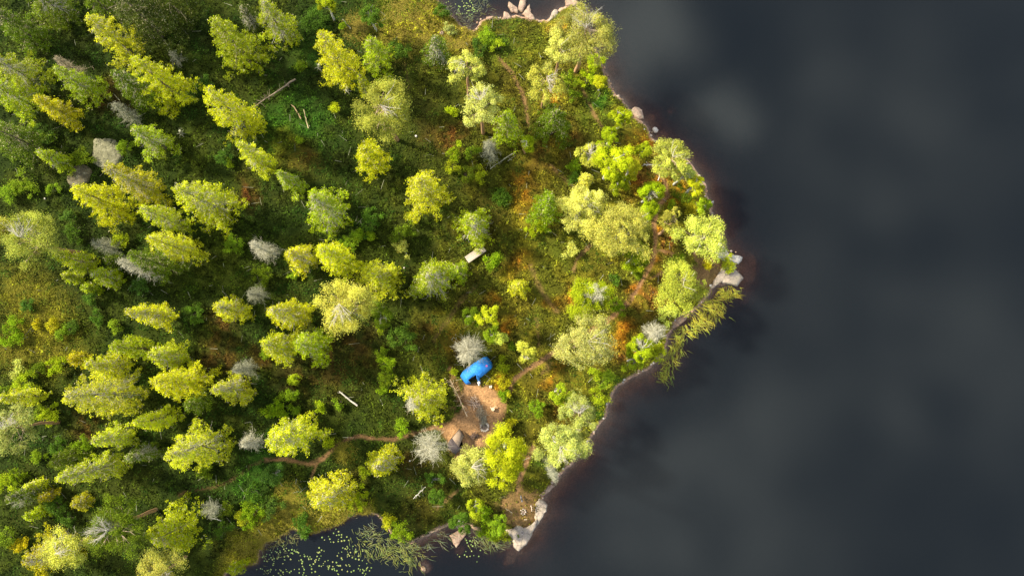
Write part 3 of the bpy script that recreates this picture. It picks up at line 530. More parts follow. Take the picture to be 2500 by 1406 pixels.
# kind, tip or crown centre (x, y), far end (x, y) or height, width in px, colour, bare wood, label
T = [
# -- upper left
('s', 214, 42, (362, 175), 84, 'YL', .3, 'long bright yellow spruce in the top left, overlapping the dark green giant behind it'),
('s', 329, 146, (487, 276), 92, 'YL', .1, 'tall yellow-green spruce right of a darker twin, above the bare grey snag'),
('s', 279, 176, (402, 268), 74, 'GR', .3, 'darker green spruce pressed against the left side of a tall yellow one'),
('s', 141, 172, (267, 268), 78, 'YG', .3, 'yellow-green spruce just below the small brown broken-topped snag'),
('s', 84, 238, (208, 330), 56, 'YO', .2, 'narrow golden-yellow spruce right of the leaning spruces on the left edge'),
('s', -6, 145, (122, 235), 100, 'YG', .7, 'spruce on the left edge with a long bare curved branch to its right'),
('s', -24, 205, (85, 285), 86, 'YG', .4, 'spruce on the left edge directly below the one with the curved bare branch'),
('s', -12, 28, (110, 135), 88, 'GR', .2, 'olive green spruce cut by the left edge near the top corner'),
('s', 60, -40, (195, 85), 106, 'GR', .6, 'dull green spruce with grey twigs cut by the top edge near the left corner'),
('s', 262, -36, (450, 130), 130, 'DG', .1, 'huge dark green spruce at the top, behind the long bright yellow one'),
('s', 345, -70, (500, 70), 110, 'DG', .1, 'dark spruce cut by the top edge, right of the huge dark green one'),
('s', 190, -40, (290, 60), 66, 'GR', .1, 'yellowish green spruce top cut by the top edge, left of the huge dark spruce'),
('s', 586, 12, (636, 84), 42, 'DG', 1, 'thin grey half-bare spruce near the top edge, left of a long pale one'),
('s', 522, 48, (640, 202), 100, 'YG', .1, 'broad spruce with a bright yellow tip and dark green lower side, upper left'),
('s', 505, 216, (638, 352), 84, 'YL', .4, 'tall bright spruce at the lower end of the long fallen trunk'),
('s', 330, 314, (418, 398), 70, 'YG', .6, 'spruce with a bright tip whose bare pale lower trunk shows, beside the lichen boulder'),
('s', 97, 374, (168, 418), 46, 'YG', .3, 'small yellow-green spruce left of the lichen boulder'),
('s', -20, 310, (92, 402), 110, 'GR', .2, 'wide dull green spruce on the left edge above the small yellow-green one'),
('s', 583, 352, (668, 440), 54, 'YL', .4, 'slim yellow spruce above the red-brown ground patch'),
('s', 262, 412, (415, 500), 82, 'YO', .8, 'wide spruce with grey bare twigs just below the lichen boulder'),
('s', 182, 462, (335, 550), 92, 'YL', .1, 'large yellow-green spruce with a shaded lower side, left of the one with grey twigs'),
('s', 436, 456, (598, 552), 104, 'YL', .7, 'broad yellow spruce full of pale twigs, left of the red-brown patch'),
('s', 348, 508, (472, 576), 62, 'YL', .6, 'spruce with a pale tan cone-laden spine, below the two broad ones'),
('s', 366, 580, (492, 655), 74, 'YL', .4, 'yellow spruce directly above the long silvery dead spruce'),
('s', 314, 622, (455, 690), 62, 'GR', .2, 'green spruce whose crown borders the upper side of the silvery dead spruce'),
('s', 264, 634, (305, 655), 34, 'GR', 0, 'small plain green spruce at the tip of the silvery dead spruce'),
('s', 134, 622, (254, 668), 54, 'YG', .1, 'yellow-green spruce right of the big pine on the left edge'),
('s', 157, 674, (200, 692), 26, 'YG', .2, 'tiny yellow-green spruce tucked under the spruce right of the big pine'),
('s', 228, 672, (302, 712), 46, 'YG', .4, 'little spruce with grey twigs at the upper rim of the golden meadow'),
('s', 204, 700, (235, 710), 30, 'YG', 0, 'tiny yellow spruce left of the little twiggy one over the golden meadow'),
('s', 311, 760, (446, 782), 54, 'YL', .9, 'small spruce with a yellow tip and white bare twigs lying to the right'),
('s', 528, 747, (614, 778), 60, 'YL', .5, 'rounded yellow spruce beside the small grey dead tree in the middle left'),
('s', 274, 850, (396, 842), 58, 'YG', .1, 'yellow-green spruce at the upper left of the dense clump of spruces'),
('s', 368, 866, (462, 852), 64, 'YL', .5, 'yellow spruce with bare inner twigs, right-hand of the upper pair in the dense clump'),
('s', 170, 876, (222, 890), 34, 'YO', 0, 'small golden spruce at the left rim of the dense clump'),
('s', 210, 893, (335, 892), 62, 'YL', .5, 'yellow spruce between the small golden one and the big dense clump'),
('s', 372, 934, (532, 908), 82, 'YL', .1, 'big plain yellow spruce in the dense clump, beside the deep shade'),
('s', 680, 420, (745, 474), 46, 'YG', .4, 'narrow yellow-green spruce above the broad pale-centred one'),
('s', 762, 478, (860, 550), 92, 'YG', .8, 'broad spruce with a pale grey centre in the middle of the forest'),
# -- upper middle
('s', 641, 2, (736, 124), 74, 'YG', .8, 'long pale spruce with grey twigs, cut by the top edge'),
('s', 782, 78, (872, 235), 84, 'YL', .1, 'tall bright yellow spruce with a dark lower half, upper middle'),
('s', 900, 98, (962, 190), 74, 'YG', .2, 'conical yellow-green spruce right of the tallest bright one, above the large pine'),
('s', 874, 184, (892, 250), 26, 'YL', .5, 'very thin spruce spire poking out beside the large spreading pine'),
('s', 1061, 90, (1075, 178), 58, 'GR', .8, 'spruce with a bare grey spine near the golden bog grass'),
('s', 888, 358, (905, 446), 78, 'YL', .1, 'neat yellow spruce standing alone below the large spreading pine'),
('s', 1022, 436, (1032, 542), 104, 'YL', .2, 'broad brilliant yellow spruce in the centre of the open ground'),
('s', 1152, 532, (1150, 600), 88, 'YG', .5, 'pale yellow spruce overhanging the plank table'),
('s', 1238, 285, (1244, 362), 76, 'YG', .2, 'yellow-green spruce right of the grey-crowned pine'),
('s', 1356, 275, (1350, 342), 92, 'GR', .05, 'rounded plain green spruce on the right, below the long double pine'),
('s', 706, 612, (785, 650), 68, 'YL', .6, 'yellow spruce with pale twigs, left one of the touching pair in the middle'),
('s', 780, 606, (878, 668), 74, 'YL', .3, 'fuller yellow spruce, right one of the touching pair in the middle'),
('s', 912, 668, (940, 745), 100, 'YL', .1, 'round dense yellow spruce touching the pale spreading pine'),
('s', 1043, 668, 8.5, 96, 'YG', .9, 'round spruce webbed with pale twigs, lower left of the plank table'),
('s', 1119, 658, 4.0, 48, 'YG', .1, 'small olive-yellow spruce between the pale-twigged round one and the plank table'),
('s', 1264, 696, 4.0, 46, 'YL', 0, 'small bright yellow spruce alone on the heather right of the plank table'),
('s', 665, 760, (772, 778), 72, 'YL', .6, 'spruce with a bright tip and dark right side, left of the pale pine'),
('s', 650, 842, (745, 872), 74, 'YL', .3, 'yellow-green spruce, left one of the touching pair above the white log'),
('s', 727, 834, (818, 862), 74, 'YG', .3, 'greener spruce, right one of the touching pair above the white log'),
('s', 1022, 978, 10, 116, 'YL', .25, 'dense yellow spruce with a white dead top, left of the bare camp ground'),
('s', 1337, 486, (1318, 560), 72, 'LG', 0, 'fresh green spruce left of the very pale birch'),
('s', 1436, 428, 4.5, 34, 'PG', 0, 'small pale green spruce between the yellow clump and the pale birch'),
# -- lower left
('s', 0, 970, (120, 970), 46, 'YL', .3, 'narrow yellow spruce pointing in from the left edge'),
('s', 160, 966, (372, 966), 112, 'YL', .7, 'largest lower left spruce, yellow tip and long bare grey limbs to the right'),
('s', 525, 950, (626, 944), 60, 'YL', .6, 'bright yellow spruce with a white tip below the bare grey bush-like tree'),
('s', 334, 1030, (450, 1026), 52, 'YL', .2, 'yellow-tipped spruce in deep shade below the largest lower left spruce'),
('s', 223, 1076, (342, 1054), 52, 'YL', .7, 'spruce with a white cone-covered spine, lower left'),
('s', 311, 1118, (405, 1090), 42, 'GR', 1, 'thin spruce with grey bare branches right of the one with the white spine'),
('s', 412, 1112, (562, 1040), 106, 'YL', .5, 'large brilliant yellow spruce beside the small dead tree, lower left'),
('s', 144, 1166, (322, 1140), 62, 'YL', 1, 'yellow-tipped spruce ending in a fan of grey bare branches, lower left'),
('s', 120, 1130, (190, 1110), 56, 'GR', 0, 'rounded green spruce above the one with the grey branch fan'),
('s', 64, 1190, (112, 1178), 26, 'YL', .4, 'tiny yellow spruce on the left, above the tangle of bare sticks'),
('s', 96, 1216, (118, 1206), 22, 'YO', .2, 'tiny golden spruce right of the tangle of bare sticks'),
('s', 66, 1260, (90, 1250), 30, 'YG', 0, 'tiny yellow-green spruce below the tangle of bare sticks'),
('s', 182, 1232, (225, 1212), 34, 'YO', .3, 'small golden spruce near the upper left of the twiggy pine'),
('s', 375, 1318, (492, 1242), 118, 'YL', .15, 'large bright yellow spruce near the bottom edge, left of the pond'),
('s', 655, 1082, (778, 1020), 84, 'YL', .7, 'yellow spruce with grey twigs right of the small white dead tree'),
('s', 772, 1232, (850, 1150), 94, 'YL', .5, 'spreading yellow spruce on the pond bank'),
('s', 922, 1138, (950, 1105), 70, 'YL', .9, 'small yellow spruce half covered in white dead twigs, left of the camp'),
('s', 450, 990, (520, 980), 40, 'GR', 0, 'small shaded green spruce below the big plain yellow one in the clump'),
('s', 60, 1372, (170, 1320), 92, 'YO', .8, 'golden spruce with a tan twiggy heart near the lower left corner'),
('s', 20, 1215, (60, 1235), 40, 'GR', .5, 'dull green spruce sapling at the left edge, lowest of the small ones'),
('s', 560, 1400, (600, 1380), 30, 'YG', 0, 'small yellow-green spruce at the bottom edge beside the pond'),
# -- pines and birches (crown centre, height)
('p', 60, 582, 12, 132, 'OL', .5, 'big round tan-green pine at the left edge'),
('p', -20, 560, 11, 80, 'OL', .3, 'pine cut by the left edge, behind the big round tan-green one'),
('p', 932, 262, 13, 158, 'OL', .25, 'large spreading pine with bare reddish limbs showing in its middle'),
('p', 1174, 252, 12, 100, 'PA', .8, 'pale grey-crowned pine left of a pointed yellow-green spruce'),
('p', 1135, 162, 11, 88, 'PG', .3, 'pale pine with its trunk showing below, right of the golden bog grass'),
('p', 1430, 72, 13, 142, 'OL', .6, 'big open pine leaning over the water at the top of the headland'),
('p', 1368, 118, 12, 96, 'PG', .1, 'bright upper half of the double pine beside the lakeside pine'),
('p', 1335, 195, 10, 100, 'PA', .4, 'paler lower half of the double pine, with looping bare branches'),
('p', 1285, 348, 5, 44, 'YG', .2, 'small loose yellow pine right of the grey snag'),
('p', 834, 744, 12, 142, 'PA', .5, 'pale spreading pine with white branches in the middle of the forest'),
('p', 1640, 385, 8, 102, 'PG', .1, 'domed pale green pine at the shore above the driftwood tree'),
('p', 1721, 576, 9, 118, 'PG', .1, 'large domed pine overhanging the white rocks of the point'),
('p', 1641, 544, 8, 68, 'OL', 0, 'olive pine left of the large domed pine at the point'),
('p', 1665, 700, 9, 128, 'PG', .1, 'large pale green pine beside the reed bed'),
('p', 1432, 834, 9, 142, 'OL', .5, 'round olive pine with a gap showing bare white branches, above the path'),
('p', 1415, 1008, 8, 92, 'OL', .7, 'olive lakeside pine with white forked branches'),
('p', 20, 1046, 10, 116, 'OL', .5, 'tan-green pine at the left edge, lower of the two round ones'),
('p', 275, 1288, 11, 140, 'GR', 1, 'dull green twiggy pine with exposed reddish limbs near the bottom left'),
('p', 150, 1345, 11, 120, 'PA', .6, 'cream-yellow pine at the bottom edge left of the twiggy pine'),
('p', 385, 1400, 8, 120, 'OL', 1, 'grey-green pine cut by the bottom edge, full of bare branches'),
('b', 1420, 507, 8, 116, 'PA', .15, 'very pale round birch, lightest crown on the headland'),
('b', 1515, 565, 10, 158, 'OL', 0, 'largest broad birch on the headland, right of the very pale one'),
('b', 1552, 628, 7, 80, 'YG', 0, 'greener drooping birch below the largest broad birch'),
('b', 1560, 655, 5, 46, 'LG', 0, 'small green birch at the edge of the dirt path below the drooping one'),
('b', 1498, 392, 9, 92, 'YL', .1, 'bright yellow birch in the middle of the clump near the shore'),
('b', 1545, 405, 7, 60, 'YL', 0, 'yellow birch right of the brightest one in the shore clump'),
('b', 1440, 372, 6, 62, 'PG', .2, 'pale green birch on the left side of the shore clump'),
('b', 1488, 340, 6, 60, 'YG', 0, 'yellow-green birch on the upper side of the shore clump'),
('b', 1515, 440, 6, 56, 'YG', 0, 'yellow-green birch on the lower side of the shore clump'),
('b', 1573, 365, 3, 40, 'YG', 0, 'low yellow birch between the shore clump and the domed pine'),
('b', 1520, 285, 5, 58, 'YG', .1, 'yellow birch on the bank left of the pink shore slab'),
('b', 1467, 200, 3, 36, 'YL', 0, 'small bright yellow birch on the bank below the lakeside pine'),
('b', 1670, 424, 6, 52, 'PA', .1, 'cream-green birch at the shore between the domed pine and a yellow birch'),
('b', 1700, 448, 6, 52, 'YL', .1, 'bright yellow birch hanging over the submerged slab'),
('b', 1588, 468, 6, 66, 'YG', .1, 'yellow-green birch beside the dirt path, above the olive pine'),
('b', 1588, 510, 5, 46, 'YG', 0, 'small birch touching the upper right of the largest broad birch'),
('b', 1721, 500, 4, 40, 'YG', 0, 'small birch on the bank beside the bleached branch in the water'),
('b', 1441, 728, 8, 108, 'YG', .1, 'leafy green birch surrounding a white dead crown, right of the heather'),
('b', 1567, 850, 7, 74, 'YG', .3, 'yellow-green birch on the bank, beside the pale twiggy tree'),
('b', 1548, 880, 5, 56, 'YG', 0, 'lower yellow-green birch on the bank, next to the water'),
('b', 1192, 775, 7, 56, 'YL', 0, 'bright yellow birch above the white dead tree'),
('b', 1152, 772, 4, 44, 'GR', .1, 'duller green birch left of the bright yellow birch'),
('b', 1198, 818, 3.5, 42, 'LG', 0, 'green birch just below the bright yellow birch'),
('b', 1220, 828, 3.5, 34, 'PG', 0, 'pale small birch at the lower right of the bright yellow birch'),
('b', 1287, 862, 4, 52, 'PG', .2, 'pale green young birch beside the dirt path'),
('b', 1232, 1104, 10, 116, 'YL', 0, 'most brilliant yellow birch, right below the fire ring'),
('b', 1226, 1146, 9, 98, 'YL', 0, 'yellow birch at the lower side of the most brilliant one'),
('b', 1152, 1138, 9, 104, 'PA', .4, 'cream-yellow birch left of the most brilliant yellow one'),
('b', 1366, 1088, 10, 122, 'PA', .6, 'pale cream birch on the bank of the lower headland'),
('b', 1405, 1060, 6, 60, 'OL', .3, 'olive birch between the pale cream birch and the lakeside pine'),
('b', 1364, 958, 4, 48, 'YG', 0, 'yellow-green young birch above the olive lakeside pine'),
('b', 1162, 1240, 4, 48, 'YG', 0, 'yellow-green birch near the bottom shore, right of the dirt scar'),
('b', 930, 770, 6, 60, 'GR', 0, 'shaded green birch below the round dense yellow spruce'),
('b', 720, 925, 1.5, 20, 'YG', 0, 'tiny yellow-green birch above the white fallen log'),
('b', 905, 38, 5, 58, 'BG', 0, 'bluish green alder near the top edge beside the bog'),
('b', 795, 8, 5, 44, 'YG', 0, 'yellow-green birch cut by the top edge'),
('b', 662, 1158, 3.5, 62, 'BG', 0, 'dark bluish green alder in the lush hollow'),
('b', 1058, 1170, 3, 40, 'BG', 0, 'bluish green alder above its twin, below the white-twigged tree'),
('b', 1066, 1212, 3, 40, 'BG', 0, 'bluish green alder, lower of the two below the white-twigged tree'),
('b', 1125, 1280, 3, 50, 'BG', 0, 'bluish green alder on the bottom shore above the pink rock'),
('b', 1215, 1285, 3, 50, 'LG', 0, 'green alder at the water beside the large grey slab'),
# -- dead trees
('d', 279, 257, (364, 312), 52, GREY, 1, 'bare grey snag with a thin spire, left of the big twin spruces'),
('d', 137, 144, (190, 170), 40, TAN, 1.3, 'short brown broken-topped snag above a yellow-green spruce'),
('d', 415, 138, (450, 175), 36, GREY, .5, 'dark thin snag in the shade of the huge dark spruce'),
('d', 292, 644, (412, 706), 52, PALE, 1.6, 'long silvery dead spruce lying out to the right, largest dead one'),
('d', 622, 594, (700, 628), 60, PALE, 1.2, 'white-topped dead tree in the middle left, left of the touching pair'),
('d', 222, 592, (268, 606), 46, GREY, .9, 'low grey dead shrub-like tree between two groups of left spruces'),
('d', 606, 714, (658, 738), 46, GREY, 1.2, 'small grey dead tree above the rounded yellow spruce'),
('d', 568, 900, (630, 874), 46, GREY, 1.4, 'small grey fan-shaped dead tree above the white-tipped yellow spruce'),
('d', 590, 1088, (650, 1066), 46, PALE, 1.4, 'small white dead tree left of a yellow spruce, lower left'),
('d', 1196, 352, (1200, 395), 54, GREY, 1.3, 'grey bare tree below the grey-crowned pine'),
('r', 1148, 855, 4.5, 68, PALE, 2.2, 'round white dead tree beside the blue tent'),
('r', 1055, 1092, 6, 78, PALE, 1.0, 'white-twigged dead tree left of the brown tarp'),
('r', 1462, 716, 8.2, 48, PALE, 1.1, 'white dead crown rising inside a leafy green birch'),
('r', 1598, 806, 6, 50, PALE, 1.0, 'pale twiggy dead tree on the bank above the reeds'),
('r', 512, 1248, 4, 40, GREY, .8, 'grey gnarled snag right of the large yellow spruce at the bottom'),
('r', 1012, 984, 10.3, 30, PALE, .6, 'white dead crown on the dense yellow spruce left of the camp'),
('d', 1357, 1172, (1345, 1110), 26, GREY, .8, 'narrow grey dead spire pointing over the water on the lower headland'),
('r', 56, 1218, 2.5, 44, GREY, .5, 'tangle of bare sticks in the lower left thicket'),
]
KIND = dict(s=('spruce_tree', 'spruces of the forest'), p=('pine_tree', 'pines of the forest'), b=('birch_tree', 'broadleaved trees of the headland'), d=('dead_tree', 'dead trees standing in the forest'), r=('dead_tree', 'dead trees standing in the forest'))
for i, (kd, tx, ty, end, w, cl, tw, label) in enumerate(T):
    rng = np.random.default_rng(1000+i)
    rt = math.hypot(tx-NX, ty-NY)
    if isinstance(end, tuple):
        Lp = math.hypot(end[0]-tx, end[1]-ty)
        h = H*max(Lp-.42*w, 12)/max(rt, 60); lo = 3.2 if w < 40 else 5.5 if w < 60 else 7.5
        h = min(max(h, lo), 17.5)
    else: h = end
    ztip = h+.9 if kd in 'sd' else h*.85+.9
    x, y = map(float, G(tx, ty, ztip))
    r = w/2*mpp(tx, ty, 1+h*(.3 if kd in 'sd' else .8))
    nm, grp = KIND[kd]
    root = empty(nm, (x, y, max(h1(x, y), .05)), label, 'tree', grp)
    if kd == 's': spruce_geo(root, h, r*1.13, COLS[cl], rng, tw)
    elif kd == 'd': dead_geo(root, h, r, rng, cl, tw)
    elif kd == 'r': dead_geo(root, h, r, rng, cl, tw, True)
    else: round_geo(root, h, r*(1.0 if kd == 'p' else 1.0), COLS[cl], rng, 'pine' if kd == 'p' else 'birch', tw)

BUSH = [(306, 358, 1.8, 34, 'LG', 'bright green bush on the right rim of the lichen boulder'), (548, 381, 1.4, 40, 'BG', 'green bush left of the slim yellow spruce'), (563, 398, 1.0, 20, 'LG', 'small bright bush right below the green bush near the slim yellow spruce'),
 (108, 322, 1.4, 44, 'BG', 'grey-green bush right of the wide dull spruce on the left edge'), (56, 455, 1.6, 56, 'LG', 'large loose green bush near the left edge below the small spruce'), (24, 470, 1.6, 44, 'LG', 'green bush at the left edge beside a larger loose one'), (133, 462, 1.0, 22, 'LG', 'small green bush right of the loose bushes at the left edge'),
 (200, 385, 1.3, 44, 'GR', 'olive bush between the small spruce and the lichen boulder'), (573, 592, 1.8, 44, 'LG', 'fresh green bush alone in open moss, middle left'), (287, 590, 1.4, 40, 'YG', 'yellowish bush right of the low grey dead tree'), (170, 530, 1.3, 26, 'BG', 'thin green bush right of the big round pine, upper one'), (178, 568, 1.4, 40, 'BG', 'thin green bush right of the big round pine, lower one'),
 (240, 773, 1.3, 30, 'BG', 'green bush in shade right of the golden meadow'), (282, 795, 1.2, 28, 'LG', 'green bush lower right of the shaded one by the golden meadow'), (128, 790, 1.2, 30, 'YO', 'golden bush in the middle of the meadow'), (90, 792, .9, 16, 'YO', 'tiny golden bush left of the one in the meadow'), (150, 812, 1.0, 28, 'LG', 'green bush right below the golden one in the meadow'),
 (178, 800, 1.0, 30, 'BG', 'bluish bush with a bare stem on the right side of the meadow'), (25, 812, 1.6, 60, 'LG', 'leafy green bush at the left edge of the meadow'), (45, 900, 1.4, 32, 'PG', 'pale green bush below the meadow near the left edge'), (138, 892, 1.6, 40, 'YG', 'yellow-green bush left of the dense spruce clump'), (90, 905, 1.2, 34, 'GR', 'dull green bush between the two pale bushes below the meadow'),
 (345, 700, 1.2, 40, 'BG', 'thin bluish bush below the silvery dead spruce'), (225, 720, 1.4, 40, 'BG', 'dark bluish bush below the little twiggy spruce'), (70, 745, 1.0, 30, 'BG', 'dull bush in the upper meadow'), (480, 765, 1.0, 40, 'BG', 'faint green bush left of the rounded yellow spruce'),
 (642, 674, 2.2, 46, 'GR', 'rounded green bush under the white-topped dead tree'), (720, 668, 1.0, 26, 'LG', 'small green bush below the left one of the touching pair'), (907, 540, 1.8, 50, 'BG', 'loose bluish bush in the open centre'), (874, 570, 1.6, 28, 'LG', 'green bush with a white curved stem in the open centre'), (905, 575, 1.3, 22, 'LG', 'small green bush below the loose bluish one'),
 (852, 594, 1.6, 34, 'LG', 'green bush above the right one of the touching pair'), (983, 566, 2.2, 54, 'GR', 'round green bush left of the spruce overhanging the table'), (982, 604, 1.4, 36, 'PG', 'pale straggly bush below the round green bush'), (1198, 636, 2.0, 46, 'LG', 'bright green bush at the right end of the plank table'), (929, 800, 1.4, 20, 'YG', 'tiny yellow bush below the shaded green birch'),
 (984, 826, 1.6, 62, 'BG', 'spreading bluish bush left of the white dead tree'), (931, 861, 1.2, 26, 'LG', 'small bush above the tall green one left of the tent'), (948, 885, 2.0, 40, 'LG', 'vivid green bush left of the tent, upper of the pair'), (945, 922, 2.0, 40, 'LG', 'vivid green bush left of the tent, lower of the pair'), (650, 862, 1.0, 22, 'LG', 'small bush left of the touching pair above the white log'),
 (1110, 375, 1.5, 38, 'YG', 'yellow-green bush left of the grey bare tree, upper one'), (1150, 372, 1.5, 34, 'LG', 'green bush just left of the grey bare tree'), (1104, 406, 1.3, 26, 'YG', 'yellow-green bush left of the grey bare tree, lower one'), (1145, 425, 1.2, 40, 'GR', 'dull bush below the grey bare tree'), (1175, 430, 1.1, 30, 'YG', 'yellowish bush at the left end of the grey fallen pole'),
 (1103, 272, 1.2, 22, 'YG', 'small yellow bush left of the grey-crowned pine'), (820, 266, 1.5, 24, 'YG', 'small yellow-green bush left of the large spreading pine'), (735, 160, 1.4, 26, 'GR', 'small green bush above the root end of the long fallen trunk'), (838, 66, .9, 14, 'LG', 'tiny bright bush beside a thin grey stick near the top'), (770, 50, 1.6, 60, 'BG', 'bluish bush between the long pale spruce and the alder'),
 (1195, 92, 1.7, 44, 'LG', 'bright green bush near the shore boulders at the top'), (1215, 112, 1.3, 26, 'YG', 'yellow-green bush below the bright one near the top shore'), (1170, 115, 1.4, 36, 'BG', 'dark green bush left of the bright one near the top shore'), (975, 125, 1.6, 46, 'BG', 'bluish bush right of the conical spruce by the bog'), (1095, 70, 1.0, 30, 'OL', 'olive bush at the rim of the small top bay'), (1076, 20, 1.3, 34, 'BG', 'green bush on the left bank of the small top bay'),
 (735, 345, .8, 16, 'LG', 'tiny bright bush in the mossy glade below the fallen poles'), (500, 200, 1.3, 30, 'BG', 'shaded bush between two big spruces of the upper left'), (1387, 197, 2.0, 40, 'LG', 'fresh green bush right of the double pine'), (1400, 230, 1.4, 24, 'GR', 'dull green bush below the fresh one right of the double pine'), (1430, 190, 1.6, 44, 'YG', 'yellow-green bush on the bank slope below the lakeside pine'), (1450, 150, 1.6, 40, 'YG', 'yellow-green bush at the foot of the lakeside pine'),
 (1408, 405, 1.8, 36, 'LG', 'bright green bush left of the shore birch clump'), (1400, 435, 1.6, 30, 'BG', 'dark green bush left of the small pale green spruce'), (1392, 614, 1.3, 32, 'PG', 'pale green bush alone right of the table clearing'), (1225, 480, 1.3, 40, 'BG', 'dark leafy bush right of the pale spruce over the table'), (1305, 555, 1.4, 36, 'YG', 'yellowish bush under the fresh green spruce'),
 (1640, 500, 1.2, 20, 'YG', 'yellow bush beside the dirt path at the shore'), (1690, 505, 1.5, 40, 'YO', 'golden bush on the shore bank above the domed pine'), (1665, 480, 1.4, 40, 'GR', 'dark green bush in the gap between the shore birches'), (1725, 647, 1.0, 26, 'YO', 'golden-green bush on the rocks of the point, left one'), (1775, 640, .9, 34, 'YL', 'bright yellow bush on the rocks of the point, right one'),
 (1500, 685, 1.5, 26, 'BG', 'green bush beside the pale dead crown'), (1505, 745, 1.4, 34, 'LG', 'green bush right of the leafy birch with the dead crown'), (1655, 645, 2.2, 40, 'LG', 'bright green bush on top of the large pale pine by the reeds'), (1631, 768, 1.5, 40, 'PG', 'pale bush on the bank above the reeds'), (1605, 860, 1.2, 40, 'YG', 'low yellow bush at the water right of the bank birches'),
 (1480, 925, 1.6, 36, 'LG', 'green bush on the bank above the lower bay'), (1455, 905, 1.2, 26, 'YG', 'small yellow bush up the bank from the green one'), (1464, 975, 1.6, 38, 'YG', 'yellow-green bush on the bank right of the olive lakeside pine'), (1312, 998, 1.8, 40, 'LG', 'fresh green little bush in the open right of the fire ring'), (1385, 985, 1.8, 40, 'YG', 'yellow bush joining the young birch and the olive pine'),
 (1228, 965, 1.0, 22, 'LG', 'bright bush right of the camp, left one of a pair'), (1240, 962, .8, 10, 'YL', 'tiny yellow bush right of the camp, right one of a pair'), (1232, 935, 1.0, 26, 'YO', 'orange-yellow bush right of the tent'), (1225, 890, 1.0, 30, 'YG', 'yellow-green bush to the upper right of the tent'), (1252, 845, .9, 16, 'LG', 'small bright bush left of the pale young birch'), (1245, 1036, 1.2, 30, 'YO', 'golden bush at the right rim of the camp'), (1108, 907, .6, 8, 'YG', 'tiny round yellow plant left of the tent'),
 (978, 1045, 1.6, 34, 'LG', 'fresh green bush above the bend of the path left of the camp'), (803, 1078, 1.2, 26, 'YG', 'yellowish bush inside the bend of the path'), (710, 958, 1.4, 34, 'LG', 'green bush left of the white fallen log'), (677, 995, 1.6, 50, 'LG', 'straggly green bush below left of the white fallen log'), (725, 1003, .9, 16, 'LG', 'tiny green bush right of the straggly one'), (780, 990, 1.2, 26, 'YG', 'thin yellowish bush right of the straggly green bush'), (827, 985, 1.0, 18, 'LG', 'tiny bright bush left of the white fallen log'), (934, 950, 1.2, 26, 'LG', 'small green bush below the vivid pair'),
 (620, 1203, 2.0, 42, 'BG', 'bluish bush left of the marsh grass'), (614, 1250, 2.0, 60, 'LG', 'green bush with a white twig above the marsh grass'), (655, 1240, 1.8, 50, 'BG', 'shaded green bush above the marsh grass, right one'), (598, 1262, 1.4, 34, 'YL', 'yellow bush at the left side of the marsh grass'), (556, 1240, 1.6, 34, 'GR', 'dull green bush left of the bluish one by the marsh'), (545, 1292, 1.6, 36, 'BG', 'grey-green bush below the gnarled snag'), (737, 1285, 1.2, 40, 'BG', 'bluish bush overhanging the pond'), (740, 1305, .8, 18, 'BG', 'tiny bush standing in the pond edge'),
 (980, 1302, 2.0, 46, 'LG', 'round bright green bush at the right end of the pond bay'), (948, 1274, 1.4, 26, 'YL', 'small yellow bush at the pond above the round green one'), (885, 1150, 1.2, 24, 'YG', 'small bush left of the white-twigged small spruce'), (875, 1220, 1.6, 44, 'YG', 'yellowish bush on the right side of the spreading pond spruce'), (1195, 1300, 1.2, 40, 'LG', 'low green bush at the water left of the alder'), (1180, 1255, 1.4, 34, 'LG', 'green bush between the bottom birch and the alder'), (1225, 1310, 1.0, 34, 'YG', 'yellow-green bush at the left rim of the grey slab'),
 (140, 1088, 1.6, 40, 'BG', 'bluish bush in the lower left thicket, left one'), (204, 1082, 1.8, 36, 'LG', 'green bush in the lower left thicket beside the white-spined spruce'), (97, 1115, 1.2, 26, 'LG', 'small bright bush in the lower left thicket'), (38, 1160, 1.4, 36, 'LG', 'green bush at the left edge of the lower thicket'), (15, 1180, 1.6, 40, 'YG', 'yellow-green bush at the left edge of the lower thicket'), (136, 1235, 1.8, 46, 'BG', 'bluish bush left of the twiggy pine'), (165, 1265, 1.4, 30, 'BG', 'dark bluish bush at the left foot of the twiggy pine'), (12, 1312, 1.8, 44, 'LG', 'green bush at the left edge near the bottom'), (50, 1325, 1.2, 34, 'YO', 'golden bush near the bottom left corner'), (118, 1010, 1.6, 44, 'YG', 'yellow bush right of the lower left round pine'), (88, 1015, 1.4, 40, 'GR', 'green bush touching the lower left round pine'), (60, 935, 1.6, 60, 'YG', 'yellowish bush above the narrow spruce at the left edge'), (20, 960, 1.2, 40, 'GR', 'dull bush at the left edge above the narrow spruce'), (500, 1150, 1.4, 40, 'GR', 'dull green bush under the brilliant yellow spruce'), (105, 1390, 1.5, 40, 'YO', 'golden bush at the bottom edge')]
for i, (tx, ty, h, w, cl, label) in enumerate(BUSH):
    rng = np.random.default_rng(5000+i)
    x, y = map(float, G(tx, ty, .9+h*.7)); z = h1(x, y)
    root = empty('bush', (x, y, max(z, .02)), label, 'bush', 'bushes on the forest floor')
    bush_geo(root, h, w/2*mpp(tx, ty, 1)*1.15, COLS[cl], rng)

